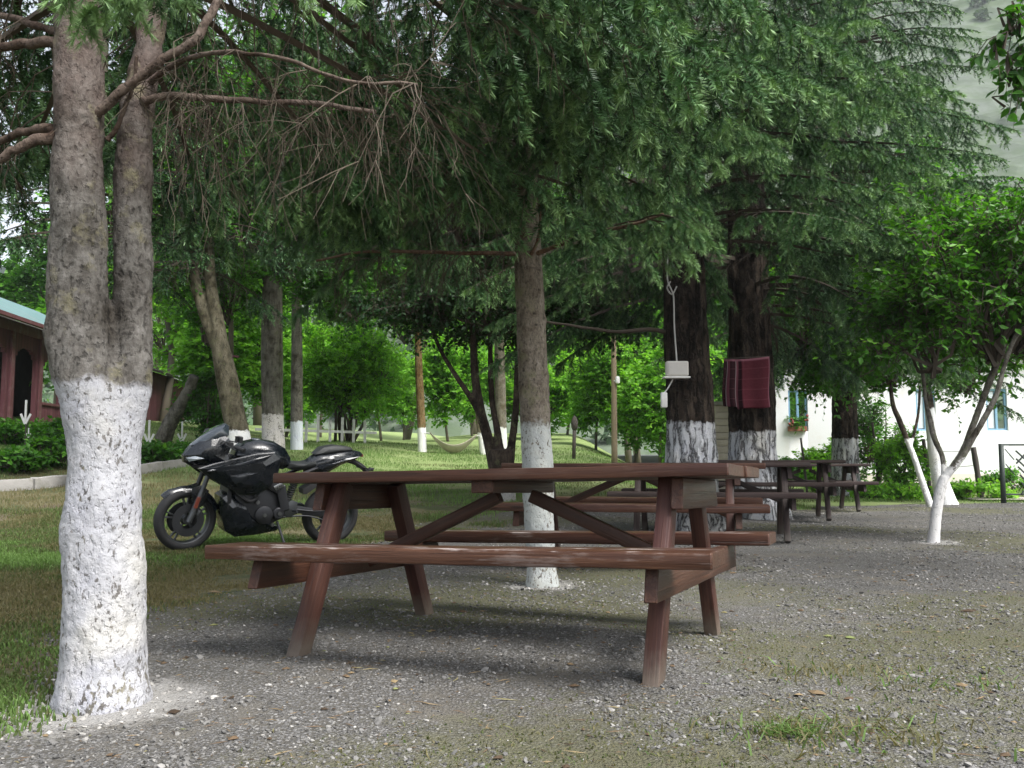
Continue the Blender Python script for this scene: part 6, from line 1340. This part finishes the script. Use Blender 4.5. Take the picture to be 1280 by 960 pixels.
# =====================================================================  HILLS, SKY, LIGHT, CAMERA
def hills():
    az = np.radians(np.linspace(-75, 75, 260)); rr = np.concatenate([np.linspace(110, 420, 90), np.linspace(440, 900, 20)]); A, R = np.meshgrid(az, rr)
    x = R * np.sin(A); y = R * np.cos(A); rise = np.clip(np.degrees(A) + 14, -60, 40) / 40
    top = 60 + 150 * sstep(-.3, .75, rise) + 20 * sstep(0, -1.2, rise)
    f = sstep(100, 430, R); z = 1.5 + top * f + 5 * f * fbm(np.stack([x * .012, y * .012, x * 0 + 1], -1), 5) * 2 + 3.5 * fbm(np.stack([x * .08, y * .08, x * 0 + 7], -1), 3) * sstep(105, 150, R)
    V = np.stack([x, y, z], -1).reshape(-1, 3); n0, n1 = A.shape; idx = np.arange(n0 * n1).reshape(n0, n1)
    q = np.stack([idx[:-1, :-1], idx[1:, :-1], idx[1:, 1:], idx[:-1, 1:]], -1).reshape(-1, 4)[:, ::-1]
    m, nt, out = new_mat('hillside'); n = N(nt); P = n.pos(); Q = n.scale(P, (1, .12, 1.25)); v = n.voro(Q, .16); t = n.noise(Q, .03, 6, .7); t2 = n.noise(Q, .35, 5, .7)
    c = n.mix(t2, (.06, .085, .05), (.11, .145, .085)); c = n.mix(n.math('MULTIPLY', n.maprange(v, .6, .1), .6), c, n.mix(t2, (.035, .06, .03), (.07, .105, .05)))
    rock = n.mix(t2, (.15, .16, .155), (.24, .25, .245)); c = n.mix(n.maprange(n.math('ADD', t, n.math('MULTIPLY', n.math('SUBTRACT', n.noise(Q, .12, 6, .7), .5), .9)), .44, .74, 0, .5), c, rock)
    finish(nt, out, n.pbr(c, .95, n.bump(v, .5, 2.0), spec=.1))
    tag(mesh_np('hills', V, [q], m, None, True), 'steep pale hillside with scattered trees and bare rock behind everything', 'hills', kind='structure')
hills()
def hill_wood():
    """the scrub and trees that cover the far slope, one mass"""
    acc = Acc(); n = 1500; az = np.radians(RNG.uniform(-36, 36, n)); R = 118 + 300 * RNG.random(n) ** .8; x = R * np.sin(az); y = R * np.cos(az)
    keep = fbm(np.stack([x * .03, y * .008, x * 0 + 3], -1), 4) > -.22 + .0012 * (R - 120); x, y, R, az = x[keep], y[keep], R[keep], az[keep]
    rise = np.clip(np.degrees(az) + 14, -60, 40) / 40; top = 60 + 150 * sstep(-.3, .75, rise) + 20 * sstep(0, -1.2, rise); f = sstep(100, 430, R); z = 1.5 + top * f
    for i in range(len(x)):
        h = RNG.uniform(3, 7.5) ; k = 46; u = rnd_dir(k); P = np.array([x[i], y[i], z[i] + h * .5]) + u * np.array([h * .42, h * .42, h * .55]) * RNG.random((k, 1)) ** .4
        acc.leaves(1, P, rnd_dir(k), np.array([0, 0, 1.0]) + RNG.normal(0, .6, (k, 3)), RNG.uniform(.9, 1.9, k), np.clip(RNG.normal(.45, .12) + RNG.normal(0, .15, k), 0, 1))
    tag(crown_mesh('hillside_wood', acc, [leaf_mat('hillside_leaf', (.035, .065, .035), (.11, .18, .09), .2, .7, .2, hue=(.065, .115, .055)), M_TWIG], None), 'hazy scrub and trees covering the far slope', 'wood', kind='stuff')
hill_wood()

SUN_EL, SUN_AZ = 54.0, 132.0      # high, from the right
def sky():
    w = bpy.data.worlds.new('World'); SC.world = w; w.use_nodes = True; nt = w.node_tree; nt.nodes.clear(); n = N(nt)
    st = n('ShaderNodeTexSky', sky_type='NISHITA'); st.sun_disc = False; st.sun_elevation = math.radians(SUN_EL); st.sun_rotation = math.radians(SUN_AZ); st.air_density = 1.0; st.dust_density = 4.0; st.ozone_density = 1.0; st.altitude = 600
    # thin overcast: the sky dome is veiled by even white cloud
    hsv = n('ShaderNodeHueSaturation', {'Color': st.outputs[0], 'Saturation': .35, 'Value': 1.0}).outputs[0]
    bg = n('ShaderNodeBackground', {'Color': hsv, 'Strength': .12}); out = n('ShaderNodeOutputWorld'); nt.links.new(bg.outputs[0], out.inputs[0])
sky()
def lights():
    L = bpy.data.lights.new('sun', 'SUN'); L.energy = 2.6; L.angle = math.radians(32); L.color = (1, .975, .94); o = bpy.data.objects.new('sun', L); COL.objects.link(o)
    el, az = math.radians(SUN_EL), math.radians(SUN_AZ); d = Vector((math.sin(az) * math.cos(el), math.cos(az) * math.cos(el), math.sin(el)))
    o.rotation_euler = d.to_track_quat('Z', 'Y').to_euler(); o.location = (0, -10, 40)
lights()
def haze():
    m, nt, out = new_mat('haze'); n = N(nt); v = n('ShaderNodeVolumePrincipled', {'Color': (.90, .96, 1.0), 'Density': HAZE, 'Anisotropy': .2}); nt.links.new(v.outputs[0], out.inputs['Volume'])
    lo = (-720, -60, -30); hi = (720, 920, 320); V = [(x, y, z) for x in (lo[0], hi[0]) for y in (lo[1], hi[1]) for z in (lo[2], hi[2])]
    mb = MB(); mb.add(V, [(0, 1, 3, 2), (4, 6, 7, 5), (0, 4, 5, 1), (2, 3, 7, 6), (0, 2, 6, 4), (1, 5, 7, 3)]); tag(mb.build('haze', m), 'pale haze veiling the far hillside', 'haze', kind='stuff')
HAZE = 0.0004
if HAZE > 0: haze()
def camera():
    c = bpy.data.cameras.new('camera'); c.sensor_width = 36; c.lens = F_PX / 1280 * 36; c.clip_end = 3000; c.clip_start = .05; o = bpy.data.objects.new('camera', c); COL.objects.link(o)
    o.location = (0, 0, CAM_H); o.rotation_euler = (math.pi / 2 + PITCH, 0, 0); SC.camera = o
camera()
SC.view_settings.view_transform = 'Standard'; SC.view_settings.look = 'None'; SC.view_settings.gamma = 1.0; SC.view_settings.exposure = 1.5
SC.cycles.max_bounces = 6; SC.cycles.diffuse_bounces = 4; SC.cycles.glossy_bounces = 3; SC.cycles.transmission_bounces = 4; SC.cycles.transparent_max_bounces = 4; SC.cycles.use_denoising = True
